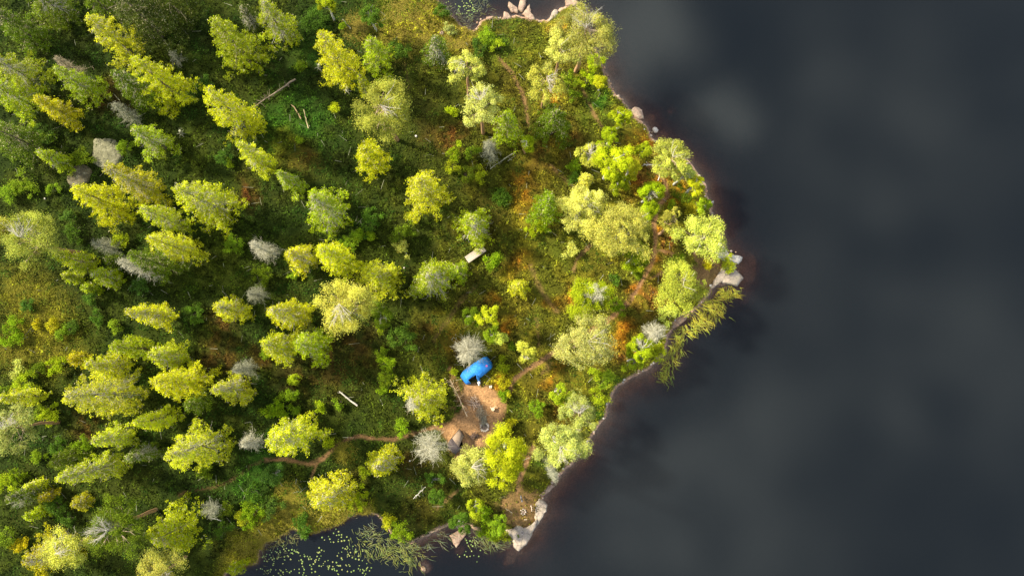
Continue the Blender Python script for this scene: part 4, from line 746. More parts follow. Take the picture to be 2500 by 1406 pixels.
# ------------------------------------------------------------------ undergrowth (nobody could count it)
rng = np.random.default_rng(7)
nU = 330000
ux = rng.uniform(-66, 34, nU); uy = rng.uniform(-30, 50, nU)
ppx, ppy = P(ux, uy)
k0 = (ppx > -80) & (ppx < 1850) & (ppy > -80) & (ppy < 1490); ux, uy = ux[k0], uy[k0]
dS = signed(ux, uy); k1 = dS > .02; ux, uy, dS = ux[k1], uy[k1], dS[k1]
dr_ = dirt(ux, uy); k2 = rng.uniform(0, 1, len(ux)) > dr_*1.15+.02; ux, uy, dS = ux[k2], uy[k2], dS[k2]
clump = fbm(ux, uy, .9, 91, 3)
k3 = rng.uniform(0, 1, len(ux)) < smooth(.28, .5, clump)*.9+.12; ux, uy, dS, clump = ux[k3], uy[k3], dS[k3], clump[k3]
uz = height(ux, uy, dS) + rng.uniform(.0, .10, len(ux)) + smooth(.45, .75, clump)*.38*rng.uniform(.3, 1, len(ux))
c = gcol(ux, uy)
mot = (.15+2.1*smooth(.3, .7, fbm(ux, uy, .45, 95, 3))+rng.normal(0, .35, len(ux)))[:, None]
c = c*np.clip(mot*1.25, .3, 3.6)
ef = (smooth(1.6, .3, dS)*smooth(1250, 1450, P(ux, uy)[0]))[:, None]*.8; c = c*(1-ef)+np.array((.36, .34, .02))*ef*rng.uniform(.5, 1.3, (len(ux), 1))
gi = (rng.uniform(0, 1, len(ux)) < .12)[:, None]; c = np.where(gi, c*np.array((1.5, 1.7, 1.2)), c)
lo = smooth(.55, .72, fbm(ux, uy, 1.8, 99, 3))[:, None]; c = c*(1-lo*.35)+np.array((.06, .16, .02))*lo*.35
C = np.column_stack([ux, uy, uz+.03]); nr = rng.normal(0, .5, C.shape)+np.array([0, 0, .8])
V, f = quads(C, nr, rng.uniform(.07, .15, len(ux)), rng.uniform(.04, .08, len(ux)), rng)
ug = mesh('undergrowth', V, f, M_UNDER, None, np.repeat(np.clip(c, 0, .8), 4, 0))
tag(ug, 'low heather, moss and berry plants covering the forest floor', 'undergrowth', kind='stuff')
# dead sticks littering the floor
g = Geo(); m = 520
tx_ = rng.uniform(20, 1650, m); ty_ = rng.uniform(10, 1300, m); lx, ly = G(tx_, ty_)
kk = signed(lx, ly) > .8; lx, ly = lx[kk], ly[kk]; m = len(lx)
an = rng.uniform(0, 6.28, m); ln = rng.uniform(.25, 1.3, m); lz = height(lx, ly)+.22
A = np.column_stack([lx, ly, lz]); B = A+np.column_stack([np.cos(an)*ln, np.sin(an)*ln, rng.uniform(-.05, .1, m)])
V, f = tubes(A, B, rng.uniform(.015, .035, m), .012, 4); g.add(V, f, np.repeat(np.array(GREY)*rng.uniform(.5, 1.2, (m, 1)), 8, 0))
tag(g.build('fallen_twigs', M_WOOD), 'small grey twigs scattered over the forest floor', 'twigs', kind='stuff')

# ------------------------------------------------------------------ rocks
def rock(name, pts, hh, c1, label, cat='rock', group='rocks along the shore', zb=-.5, seed=0, top=.0, base=None):
    """rounded slab whose outline follows pts (px)"""
    rng = np.random.default_rng(300+seed)
    xs, ys = G(np.array([p[0] for p in pts], float), np.array([p[1] for p in pts], float), .25)
    P_ = []
    m = len(xs)
    for i in range(m):
        for k in range(4):
            t_ = k/4; P_.append((xs[i]*(1-t_)+xs[(i+1) % m]*t_, ys[i]*(1-t_)+ys[(i+1) % m]*t_))
    P_ = np.array(P_); P_ = (np.roll(P_, 1, 0)+6*P_+np.roll(P_, -1, 0))/8; hh = hh*.7
    cen = P_.mean(0); size = np.abs(P_-cen).max()
    P_ = P_ + rng.normal(0, .03*min(size, 1.5), P_.shape)
    gz = h1(*cen) if base is None else base
    rings = [(1.12, zb), (1.04, gz*.3), (1.0, .55*hh+max(gz, 0)*.5), (.92, .85*hh+max(gz, 0)), (.75, hh+max(gz, 0)), (.5, hh*1.1+max(gz, 0)), (.25, hh*1.15+max(gz, 0))]
    V = []; m = len(P_)
    for s_, z_ in rings:
        q = cen+(P_-cen)*s_
        zz = z_+ (fbm(q[:, 0], q[:, 1], .7, seed)-.5)*hh*.9*(s_ < 1.05)
        V.append(np.column_stack([q-cen, zz]))
    V.append(np.array([[0, 0, hh*1.15+max(gz, 0)]])); V = np.concatenate(V)
    qs = []
    for r_ in range(len(rings)-1):
        i = np.arange(m); j = (i+1) % m; qs.append(np.stack([r_*m+i, r_*m+j, (r_+1)*m+j, (r_+1)*m+i], 1))
    i = np.arange(m); j = (i+1) % m; L_ = (len(rings)-1)*m
    tr_ = np.stack([L_+i, L_+j, np.full(m, len(V)-1)], 1)
    nz = fbm(V[:, 0]+cen[0], V[:, 1]+cen[1], .5, seed+3)
    cc = np.array(c1)*(.7+.6*nz)[:, None]; wetm = smooth(.25, .05, V[:, 2])[:, None]; cc = cc*(1-wetm)+np.array((.30, .17, .10))*wetm
    ob = mesh(name, V, [np.concatenate(qs), tr_], M_ROCK, None, cc, False)
    ob.location = (cen[0], cen[1], 0)
    return tag(ob, label, cat, group)
def blobpts(x, y, r, seed=0):
    rg = random.Random(seed+77)
    return [(x+r*math.cos(a)*rg.uniform(.75, 1.15), y+r*math.sin(a)*rg.uniform(.75, 1.15)) for a in [k*math.pi/3.5 for k in range(7)]]
PINK = (.33, .225, .165); LGR = (.37, .295, .23); WHT = (.58, .52, .45); LICH = (.26, .25, .15); BRN = (.2, .13, .07)
ROCKS = [([(1232, 1292), (1252, 1288), (1262, 1278), (1285, 1286), (1302, 1276), (1313, 1262), (1310, 1284), (1298, 1306), (1284, 1328), (1266, 1344), (1255, 1335), (1252, 1315), (1240, 1303)], .32, LGR, 'largest grey slab sloping into the lake at the bottom shore'),
 ([(1306, 1268), (1305, 1240), (1314, 1215), (1334, 1226), (1337, 1242), (1324, 1264), (1311, 1284)], .34, LGR, 'grey slab with a tan rim above the largest one'),
 ([(1314, 1212), (1322, 1202), (1335, 1190), (1347, 1182), (1354, 1187), (1345, 1197), (1330, 1206)], .3, PINK, 'narrow pinkish slab at the water above the two grey slabs'),
 ([(1747, 678), (1758, 656), (1772, 650), (1789, 652), (1815, 678), (1800, 698), (1769, 692), (1755, 688), (1742, 704), (1735, 703)], .45, LGR, 'flat grey rock at the tip of the headland beside the reeds'),
 ([(1734, 619), (1745, 600), (1757, 592), (1769, 609), (1781, 626), (1814, 628), (1803, 646), (1790, 641), (1762, 638), (1745, 633)], .5, WHT, 'white sunlit rock at the tip of the headland'),
 ([(1241, 2), (1264, 18), (1266, 32), (1250, 30), (1240, 14)], .35, PINK, 'pink slab with a sharp left corner at the top shore'),
 ([(1270, -14), (1288, -14), (1283, 14), (1275, 30), (1264, 24), (1268, 5)], .4, PINK, 'long pink rock running off the top edge'),
 ([(1293, 9), (1297, 28), (1308, 50), (1293, 49), (1274, 34), (1284, 22)], .35, PINK, 'wedge-shaped pink slab right of the long rock at the top shore'),
 ([(1230, 26), (1240, 30), (1249, 42), (1246, 50), (1228, 46)], .35, PINK, 'small brownish pink slab left of the long rock at the top shore'),
 ([(1187, 41), (1205, 38), (1207, 45), (1188, 49)], .25, PINK, 'flat brick-shaped stone at the mouth of the small top bay'),
 ([(1354, 22), (1364, 27), (1360, 41), (1338, 54), (1345, 36)], .4, LGR, 'grey rock at the water left of the lakeside pine'),
 ([(1380, -2), (1400, -4), (1415, 6), (1406, 16), (1381, 15)], .4, PINK, 'cracked pink rock at the top edge above the lakeside pine'),
 ([(1539, 268), (1552, 260), (1568, 267), (1574, 290), (1560, 292), (1548, 282)], .45, PINK, 'smooth pink slab on the upper right shore'),
 (blobpts(1600, 317, 8, 1), .3, WHT, 'pale rounded stone below the smooth pink slab'),
 ([(1640, 786), (1662, 776), (1686, 764), (1676, 780), (1658, 796), (1644, 802)], .18, PINK, 'low pink slab behind the reed bed'),
 (blobpts(1646, 797, 5, 2), .2, PINK, 'small round pink stone at the end of the low slab behind the reeds'),
 ([(1098, 1308), (1118, 1295), (1148, 1286), (1142, 1300), (1124, 1322), (1113, 1338), (1105, 1325)], .22, PINK, 'pointed pink rock in the bottom bay'),
 (blobpts(1034, 1389, 7, 3), .18, PINK, 'rounded stone breaking the surface at the bottom edge'),
 ([(242, 346), (268, 343), (294, 346), (310, 365), (314, 392), (300, 415), (262, 420), (236, 405), (239, 370)], .6, (.15, .14, .075), 'big lichen-spotted boulder in the upper left forest'),
 ([(185, 415), (215, 402), (240, 420), (228, 452), (192, 466), (172, 448)], .35, (.11, .09, .045), 'mossy brown boulder below the lichen-spotted one')]
for i, (pts, hh, cc, lb) in enumerate(ROCKS):
    rock('shore_rock' if 'boulder' not in lb else 'boulder', pts, hh, cc, lb, seed=i)
SM = [(1470, 150, 4, WHT), (1476, 164, 5, PINK), (1481, 180, 5, PINK), (1487, 196, 4, WHT), (1497, 216, 4, PINK), (1510, 234, 6, WHT), (1521, 243, 5, WHT), (1590, 331, 5, WHT), (1593, 322, 3, WHT), (1560, 911, 4, PINK), (1569, 905, 4, WHT), (1590, 889, 4, WHT), (1553, 917, 3, PINK), (1174, 46, 4, WHT), (1165, 54, 4, PINK), (1222, 43, 4, PINK), (1316, 52, 4, LGR), (1740, 520, 4, WHT), (1752, 532, 5, WHT), (1762, 540, 4, PINK), (1735, 500, 3, WHT), (1770, 550, 3, PINK), (1625, 818, 3, WHT), (1216, 44, 3, WHT), (1533, 930, 3, PINK), (1803, 662, 4, PINK), (1756, 598, 5, WHT), (1798, 615, 3, PINK)]
rg = random.Random(21)
for i in range(20, 62):
    (ax, ay), (bx, by) = SHORE_PX[i], SHORE_PX[i+1]
    for q in range(2):
        t_ = rg.random(); SM.append((ax+(bx-ax)*t_+rg.uniform(-5, 5), ay+(by-ay)*t_+rg.uniform(-5, 5), rg.uniform(2.2, 5.5), rg.choice([PINK, PINK, LGR, WHT])))
for i, (x, y, r, cc) in enumerate(SM):
    rock('shore_stone', blobpts(x, y, r*.72, i), .16, cc, 'small fist to head sized stone at the waterline of the headland', 'stone', 'small stones along the waterline', seed=50+i)
for i, (x, y, r, lb) in enumerate([(1786, 613, 3.5, 'white stone standing in the shallows off the white rock'), (1326, 1216, 3.5, 'white stone between the grey slab and the narrow pink one'), (1003, 1122, 3, 'white stone on dark ground left of the white-twigged tree'), (123, 490, 3, 'white stone in the moss above the big round pine'), (1018, 338, 4, 'pale stone on the moss right of the large spreading pine'), (990, 657, 3, 'small pale stone left of the pale-twigged round spruce'), (1080, 88, 7, 'pinkish stone in the golden bog grass'), (1259, 1322, 3.2, 'pale stone on the lower end of the largest slab')]):
    rock('loose_stone', blobpts(x, y, r*.8, i+9), .2, WHT if i != 6 else PINK, lb, 'stone', None, zb=-.3, seed=90+i)
# ledge along the bottom bay bank
rock('rock_ledge', [(998, 1326), (1030, 1308), (1060, 1293), (1094, 1277), (1096, 1282), (1064, 1299), (1032, 1312), (1002, 1329)], .06, (.36, .30, .24), 'long thin pale ledge along the bank of the bottom bay', 'rock', 'rocks along the shore', seed=33)

# ------------------------------------------------------------------ fallen trunks and poles
def log(px0, px1, r0, r1, c1, label, name='fallen_log', branches=0, z=.32, seed=0, cat='log'):
    rg = np.random.default_rng(700+seed)
    (ax, ay), (bx, by) = [tuple(map(float, G(*p, .3+.8))) for p in (px0, px1)]
    za, zb_ = h1(ax, ay)+z, h1(bx, by)+z
    root = empty(name, (ax, ay, 0), label, cat)
    k = 9; t_ = np.linspace(0, 1, k)[:, None]; A = np.array([0, 0, za]); B = np.array([bx-ax, by-ay, zb_])
    pts = A*(1-t_)+B*t_+rg.normal(0, .035, (k, 3)); L_ = np.linalg.norm(B-A)
    rad = r0+(r1-r0)*t_[:, 0]; g = Geo(); V, f = tubes(pts[:-1], pts[1:], rad[:-1], rad[1:], 7)
    cc = np.repeat(np.array(c1)*rg.uniform(.6, 1.25, (k-1, 1)), 14, 0); g.add(V, f, cc)
    caps = np.stack([np.arange(7)[::-1]]); g.F.append(caps) if False else None
    g.build('log_trunk', M_WOOD, root, True)
    if branches:
        s_ = rg.uniform(.05, .95, branches)[:, None]; st = A*(1-s_)+B*s_; dv = rg.normal(0, 1, (branches, 3)); dv[:, 2] = np.abs(dv[:, 2])*.4
        g = Geo(); sticks(g, st, dv, rg.uniform(.3, 1.0, branches)*min(1, L_/4), np.full(branches, .022), rg, c1, 3, 0); g.build('bare_branches', M_BARK, root)
    return root
log((723, 196), (622, 264), .12, .04, (.28, .21, .15), 'long brown fallen trunk with white patches and a root end, upper middle', branches=26, seed=1)
log((714, 257), (737, 291), .06, .09, (.33, .22, .12), 'shorter brown fallen pole below the long fallen trunk', seed=2, z=.3)
log((743, 270), (755, 315), .05, .07, (.38, .30, .16), 'thin tan fallen pole right of the shorter brown one', seed=3, z=.3)
log((837, 50), (858, 73), .04, .03, GREY, 'thin grey stick beside the alder near the top', seed=4, branches=3)
log((829, 954), (874, 990), .07, .12, (.48, .43, .36), 'thick bleached white log on dark moss left of the camp', branches=2, seed=5)
log((1252, 377), (1196, 414), .07, .05, GREY, 'grey fallen pole right of the grey bare tree', seed=6, branches=4)
log((1141, 1014), (1099, 926), .06, .03, (.62, .45, .28), 'slender tan fallen spruce pole with twigs, left side of the camp', branches=34, seed=7)
log((1272, 1210), (1274, 1224), .07, .07, (.12, .12, .13), 'short dark plank-like log where the path meets the beach', seed=8)
log((1297, 1232), (1299, 1247), .07, .04, (.70, .55, .42), 'short pale driftwood log on the grass beside the grey slab', seed=9)
log((1748, 487), (1722, 506), .05, .08, (.75, .70, .62), 'bleached branch reaching over the water from the shore', branches=12, seed=10, z=.5)
log((1608, 408), (1570, 405), .09, .05, (.80, .74, .66), 'white fallen driftwood tree by the domed pine', branches=26, seed=11, z=.7)
log((1604, 445), (1612, 412), .05, .04, (.70, .62, .55), 'thin pale pole leaning against the white driftwood tree', seed=12, z=.8)
log((545, 1268), (520, 1262), .05, .03, (.66, .62, .55), 'curved pale stick right of the gnarled snag', seed=13)
log((340, 1262), (356, 1256), .09, .07, GREY, 'grey trunk stub right of the twiggy pine', seed=14, z=.6)
log((1235, 1240), (1252, 1252), .03, .02, (.65, .55, .35), 'thin straw-coloured stick left of the shore fireplace', seed=15)
log((985, 600), (996, 625), .04, .03, (.6, .55, .48), 'curved pale stick below the straggly bush in the open centre', seed=16, branches=2)
log((1010, 1215), (1040, 1187), .035, .03, (.6, .55, .48), 'pale bare stick left of the bluish alders', seed=17, branches=4, z=.5)
def stump(px, py, label, seed, c1=GREY):
    rg = np.random.default_rng(seed); x, y = map(float, G(px, py)); root = empty('tree_stump', (x, y, h1(x, y)), label, 'stump')
    g = Geo(); V, f = tubes([[0, 0, -.2]], [[.15, .1, .9]], .22, .15, 9); g.add(V, f, c1)
    V, f = tubes([[.15, .1, .9]], [[.16, .1, .93]], .15, .02, 9); g.add(V, f, np.array(c1)*1.3); g.build('stump_wood', M_WOOD, root)
    g = Geo(); az = np.arange(6)*1.05; sticks(g, np.zeros((6, 3))+[0, 0, .2], np.column_stack([np.cos(az), np.sin(az), -.1+0*az]), np.full(6, .55), np.full(6, .05), rg, c1, 2, .2); g.build('roots', M_BARK, root)
stump(446, 329, 'grey broken stump in the moss right of the lichen boulder', 1)
stump(781, 169, 'small grey stump left of the tallest bright spruce of the upper middle', 2)
stump(849, 224, 'white splintered stump in the shade beside the thin spire', 3, PALE)

# ------------------------------------------------------------------ reeds and lily pads
def reeds(name, pts, nb, spread, label, c1, lay=.6, hh=(.5, 1.2), dirn=None, seed=0):
    rg = np.random.default_rng(900+seed); pts = np.array(pts, float)
    s = rg.uniform(0, len(pts)-1.001, nb); i = s.astype(int); t_ = (s-i)[:, None]
    q = pts[i]*(1-t_)+pts[i+1]*t_; q = q+np.column_stack([rg.normal(0, 1, nb), rg.normal(0, 1, nb)])*spread
    x, y = G(q[:, 0], q[:, 1], 0.1)
    kp = signed(x, y) < .25; x, y = x[kp], y[kp]; m = len(x)
    cl_ = fbm(x, y, .9, 12); a = rg.normal(0, .4, m)+(dirn if dirn is not None else 0)+ (cl_-.5)*6
    L_ = rg.uniform(*hh, m); d = np.column_stack([np.cos(a), np.sin(a)])
    w = rg.uniform(.012, .026, m)[:, None]; pn = np.column_stack([-d[:, 1], d[:, 0]])
    b0 = np.column_stack([x, y, np.full(m, -.05)]); ly = rg.uniform(lay*.5, lay*1.3, m)[:, None]
    p1 = b0+np.column_stack([d*ly*.45*L_[:, None], .5*L_*(1.1-.5*ly[:, 0])]); p2 = p1+np.column_stack([d*ly*.75*L_[:, None], .12*L_*(1-ly[:, 0])])
    pn3 = np.column_stack([pn, np.zeros(m)])
    V = np.stack([b0-pn3*w, b0+pn3*w, p1+pn3*w, p1-pn3*w, p2+pn3*w*.15, p2-pn3*w*.15], 1).reshape(-1, 3)
    bb = (np.arange(m)*6)[:, None]; f = np.concatenate([bb+np.array([0, 1, 2, 3]), bb+np.array([3, 2, 4, 5])])
    cc = np.repeat(np.array(c1)*rg.uniform(.55, 1.3, (m, 1))*np.column_stack([rg.uniform(.8, 1.2, m), np.ones(m), rg.uniform(.6, 1.4, m)]), 6, 0)
    return tag(mesh(name, V, f, M_UNDER, None, np.clip(cc, 0, .8)), label, 'reeds', kind='stuff')
reeds('reed_bed', [(1790, 712), (1770, 712), (1745, 735), (1755, 755), (1725, 780), (1700, 790), (1715, 750), (1730, 740)], 620, 11, 'dense yellow reeds in the water beside the tip of the headland', (.42, .39, .05), .8, (.5, 1.1), -1.2, 1)
reeds('reed_bed', [(1690, 790), (1660, 820), (1650, 845), (1640, 870), (1630, 905), (1605, 925)], 380, 10, 'thinner yellow-green reeds trailing along the bank', (.46, .46, .06), .85, (.5, 1.15), -1.2, 2)
reeds('reed_bed', [(880, 1320), (910, 1335), (940, 1350), (975, 1352), (1010, 1365), (980, 1340), (950, 1330)], 520, 17, 'sparse green reeds in the pond beside the lily pads', (.20, .22, .06), .8, (.4, 1.0), -.5, 3)
reeds('reed_bed', [(880, 1290), (900, 1310), (1000, 1350), (1060, 1310), (1090, 1290)], 200, 18, 'scattered thin reeds over the pond and bottom bay', (.16, .17, .09), .9, (.6, 1.2), -.5, 4)
reeds('reed_bed', [(1150, 1310), (1180, 1315), (1215, 1325), (1200, 1310)], 170, 12, 'sparse reeds between the pink rock and the grey slab', (.18, .20, .08), .9, (.5, 1.1), -.5, 5)
reeds('reed_bed', [(1075, 20), (1100, 40), (1150, 60), (1160, 20), (1200, 20)], 160, 12, 'faint thin reeds in the small top bay', (.17, .18, .09), .9, (.4, .9), .4, 6)
reeds('reed_bed', [(640, 1335), (680, 1320), (740, 1310), (640, 1375)], 130, 8, 'thin rushes along the marshy pond edge', (.20, .20, .07), .8, (.4, .9), .4, 7)
# grass tufts of the marsh and shoreline
rgx = np.random.default_rng(77)
def grass(name, blobs, nb, label, c1, seed):
    rg = np.random.default_rng(seed); b = np.array(blobs, float); i = rg.integers(0, len(b), nb)
    q = b[i, :2]+rg.normal(0, .6, (nb, 2))*b[i, 2:3]; x, y = G(q[:, 0], q[:, 1]); ds = signed(x, y); kp = ds > -.1
    x, y = x[kp], y[kp]; m = len(x); z = height(x, y, ds[kp]); a = rg.uniform(0, 6.28, m); L_ = rg.uniform(.15, .4, m)
    d = np.column_stack([np.cos(a), np.sin(a), np.zeros(m)]); pn = np.column_stack([-d[:, 1], d[:, 0], np.zeros(m)])*.018
    b0 = np.column_stack([x, y, z]); tip = b0+d*L_[:, None]*.8+np.array([0, 0, .3])*L_[:, None]*2
    V = np.stack([b0-pn, b0+pn, tip], 1).reshape(-1, 3); f = np.arange(3*m).reshape(-1, 3)
    cc = np.repeat(np.array(c1)*rg.uniform(.6, 1.5, (m, 1)), 3, 0)
    return tag(mesh(name, V, f, M_UNDER, None, np.clip(cc, 0, .8)), label, 'grass', kind='stuff')
grass('marsh_grass', [(620, 1330, 40), (660, 1300, 35), (590, 1370, 40), (690, 1265, 30), (760, 1285, 30), (820, 1262, 30), (720, 1235, 25), (880, 1245, 20), (705, 1205, 25)], 26000, 'golden marsh grass along the pond', (.32, .27, .04), 5)
grass('bog_grass', [(1030, 60, 60), (980, 85, 50), (1090, 92, 45), (1000, 20, 50), (1130, 92, 25), (870, 72, 26)], 26000, 'golden bog grass beside the small top bay', (.34, .27, .05), 6)
grass('meadow_grass', [(80, 800, 70), (130, 850, 55), (60, 710, 55), (110, 760, 60), (842, 1103, 18), (30, 860, 40)], 20000, 'golden meadow grass near the left edge and by the path bend', (.26, .23, .03), 7)

pm = {}
def pad_mesh(k):
    rg = random.Random(k); V = [(0, 0, 0)]; m = 12
    for i in range(m):
        a = .25+i*(6.283-.5)/(m-1); V.append((math.cos(a)*rg.uniform(.92, 1.05), math.sin(a)*rg.uniform(.8, .95), rg.uniform(0, .05)))
    V = np.array(V); f = np.array([[0, i, i+1] for i in range(1, m)])
    base = [(.24, .29, .07), (.19, .27, .06), (.30, .31, .09)][k % 3]
    o = mesh('lily_pad', V, f, M_PAD, None, np.broadcast_to(base, V.shape)); me = o.data; bpy.data.objects.remove(o); return me
PM = [pad_mesh(k) for k in range(5)]
rg = random.Random(11)
def pads(cent, nn, label, group, rmin=.05, rmax=.105):
    k = 0; placed = []
    tries = 0
    while k < nn and tries < 6000:
        tries += 1
        cx, cy, sx_, sy_ = rg.choice(cent); px, py = rg.gauss(cx, sx_), rg.gauss(cy, sy_)
        if py > 1412 or py < -6: continue
        r = rg.uniform(rmin, rmax); x, y = map(float, G(px, py, 0))
        if any(math.hypot(x-a, y-b) < (r+c_)*.85 for a, b, c_ in placed): continue
        if signed(np.array([x]), np.array([y]))[0] > -.25: continue
        o = bpy.data.objects.new('lily_pad', PM[k % 5]); col.objects.link(o); o.location = (x, y, .012+.002*(k % 4)); o.scale = (r, r, r); o.rotation_euler = (0, 0, rg.uniform(0, 6.28))
        tag(o, label, 'lily pad', group); placed.append((x, y, r)); k += 1
pads([(730, 1350, 22, 16), (770, 1360, 18, 16), (790, 1375, 20, 14), (840, 1365, 18, 14), (700, 1395, 18, 8), (750, 1385, 22, 12), (830, 1390, 24, 10), (660, 1365, 12, 12), (820, 1310, 14, 8), (720, 1345, 12, 8), (680, 1345, 14, 10), (860, 1345, 14, 12), (650, 1390, 12, 8), (890, 1392, 8, 8)], 205, 'small round yellow-green lily pad floating in the dark bottom pond', 'lily pads of the bottom pond')
pads([(920, 1295, 10, 5), (905, 1300, 12, 6)], 10, 'lily pad near the reeds on the right side of the bottom pond', 'lily pads beside the pond reeds')
pads([(1155, 1345, 12, 10), (1150, 1322, 10, 8), (1175, 1325, 12, 8), (1140, 1355, 8, 5)], 26, 'lily pad between the pointed pink rock and the grey slab', 'lily pads beside the pink rock')
pads([(1105, 15, 16, 8), (1130, 28, 14, 7), (1145, 15, 10, 8), (1155, 28, 8, 5), (1090, 8, 10, 6), (1140, 5, 14, 4)], 46, 'pale lily pad floating in the small top bay', 'lily pads of the top bay')

# ------------------------------------------------------------------ camp
GZ = lambda px, py: h1(*map(float, G(px, py)))
# blue tunnel tent
(ax, ay), (bx, by) = tuple(map(float, G(1132, 927, 1.3))), tuple(map(float, G(1194, 883, 1.3)))
L_ = math.hypot(bx-ax, by-ay); rz = math.atan2(by-ay, bx-ax); z0 = h1((ax+bx)/2, (ay+by)/2)
tent = empty('tunnel_tent', (ax, ay, z0), 'blue tunnel tent with a pink emblem and a dark open doorway', 'tent', rz=rz)
st = [(-.12, .0, .55, .04), (.0, .0, .78, .42), (.45, .02, .98, .86), (1.0, .03, 1.05, .98), (1.6, .0, 1.08, 1.15), (2.3, -.0, 1.06, 1.02), (3.0, .02, 1.0, .98), (L_-.3, .0, .95, .80), (L_+.2, .05, .74, .12)]
K = 9; V = []
for xs_, yc, hw, ht in st:
    for k in range(K):
        a = math.pi*k/(K-1); yy = yc-hw*math.cos(a); zz = ht*math.sin(a)**.85
        V.append((xs_, yy*.88, zz+.02))
V = np.array(V); f = []
for i in range(len(st)-1):
    for k in range(K-1):
        if i in (2, 3) and k < 3: continue      # the doorway on the lower right side
        f.append((i*K+k, i*K+k+1, (i+1)*K+k+1, (i+1)*K+k))
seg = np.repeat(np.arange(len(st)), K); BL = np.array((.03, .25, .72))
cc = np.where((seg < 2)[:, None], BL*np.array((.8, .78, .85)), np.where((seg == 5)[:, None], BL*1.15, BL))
shell = mesh('tent_fly', V, np.array(f), M_TENT, tent, cc, False)
sb = shell.modifiers.new('s', 'SOLIDIFY'); sb.thickness = .02
g = Geo()
for i in (2, 4, 6):
    ring = V[i*K:(i+1)*K]*np.array([1, 1.0, 1.0])+np.array([0, 0, .018]); a_, b_ = ring[:-1], ring[1:]; V2, f2 = tubes(a_, b_, .016, .016, 5); g.add(V2, f2, (.12, .45, .85))
g.build('tent_poles', M_PLAIN, tent)
g = Geo(); V2 = np.array([(.5, -.6, .03), (1.55, -.95, .03), (1.5, .4, .03), (.5, .4, .03)]); g.add(V2, np.array([[0, 1, 2, 3]]), (.03, .02, .018)); g.build('groundsheet', M_TARP, tent)
# door flap rolled half open
V2 = np.array([V[4*K+3]+[0, 0, .02], V[4*K+2]+[0, -.06, .03], V[4*K+0]+[.02, -.24, 0], V[4*K+0]+[-.38, -.30, .02], V[4*K+2]+[-.22, -.12, .03]])
g = Geo(); g.add(V2, np.array([[0, 1, 2, 3, 4]]), (.05, .30, .82)); fl = g.build('door_flap', M_TENT, tent); fl.modifiers.new('s', 'SOLIDIFY').thickness = .015
# pink emblem on the far end
g = Geo(); an = np.linspace(0, 6.283, 15)[:-1]; ex, ey = 3.18, -.24; ez = .93
ring = np.column_stack([ex+.13*np.cos(an), ey+.13*np.sin(an), ez+.045-.30*.13*np.cos(an)-.0*np.sin(an)])
V2 = np.vstack([[ex, ey, ez+.05], ring]); g.add(V2, np.array([[0, i, i % 14+1] for i in range(1, 15)])[:, :3], (.80, .22, .55)); g.F[-1][:, 2] = np.array([i % 14+1 for i in range(1, 15)]); g.build('emblem', M_PLAIN, tent)
g = Geo()
for p0, p1 in (((1.6, 1.0, .6), (1.9, 2.0, 0)), ((L_-.1, 0, .5), (L_+1.0, .1, 0)), ((0, .2, .3), (-.9, .5, 0)), ((2.4, -.9, .6), (2.7, -1.8, 0))):
    V2, f2 = tubes([p0], [p1], .008, .008, 4); g.add(V2, f2, (.6, .6, .55))
g.build('guy_lines', M_PLAIN, tent)

# brown tarp shelter, pitched as a pyramid
def tri_pts(pl): return np.array([(*map(float, G(x, y, z+.95)), z) for x, y, z in pl])
pl = [(1122, 1046, .25), (1132, 1064, .95), (1120, 1091, 1.55), (1104, 1069, 1.45), (1089, 1090, .05), (1111, 1110, .05), (1131, 1092, .12), (1120, 1056, .75), (1119, 1070, 1.35), (1098, 1074, .8), (1101, 1092, .6)]
Pt = tri_pts(pl); c0 = Pt.mean(0); c0[2] = 0; zt = GZ(1115, 1080)
tarp = empty('tarp_shelter', (c0[0], c0[1], zt), 'brown canvas tarp shelter pitched at the lower edge of the camp clearing', 'shelter')
Vt = Pt-c0
g = Geo(); g.add(Vt, np.array([[0, 7, 3], [7, 8, 3], [3, 8, 2], [0, 1, 7], [7, 1, 8], [8, 1, 2]]), (.30, .215, .15)); o = g.build('front_panel', M_TARP, tarp); o.modifiers.new('s', 'SOLIDIFY').thickness = .02
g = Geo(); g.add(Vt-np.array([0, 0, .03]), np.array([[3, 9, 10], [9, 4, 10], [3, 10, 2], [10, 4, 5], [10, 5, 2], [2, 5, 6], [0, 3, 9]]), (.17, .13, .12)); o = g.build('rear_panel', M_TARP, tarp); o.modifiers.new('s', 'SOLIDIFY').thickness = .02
g = Geo()
for i in (2, 3, 1):
    V2, f2 = tubes([Vt[i]+[0, 0, .02]], [[Vt[i][0]*.9, Vt[i][1]*.9, -.1]], .03, .03, 6); g.add(V2, f2, (.3, .22, .14))
g.build('tent_poles', M_WOOD, tarp)
g = Geo(); V2 = np.array([Vt[1], Vt[2], Vt[6], Vt[0]])*np.array([1, 1, 0])+np.array([0, 0, .03]); g.add(V2, np.array([[0, 1, 2, 3]]), (.02, .015, .012)); g.build('groundsheet', M_TARP, tarp)

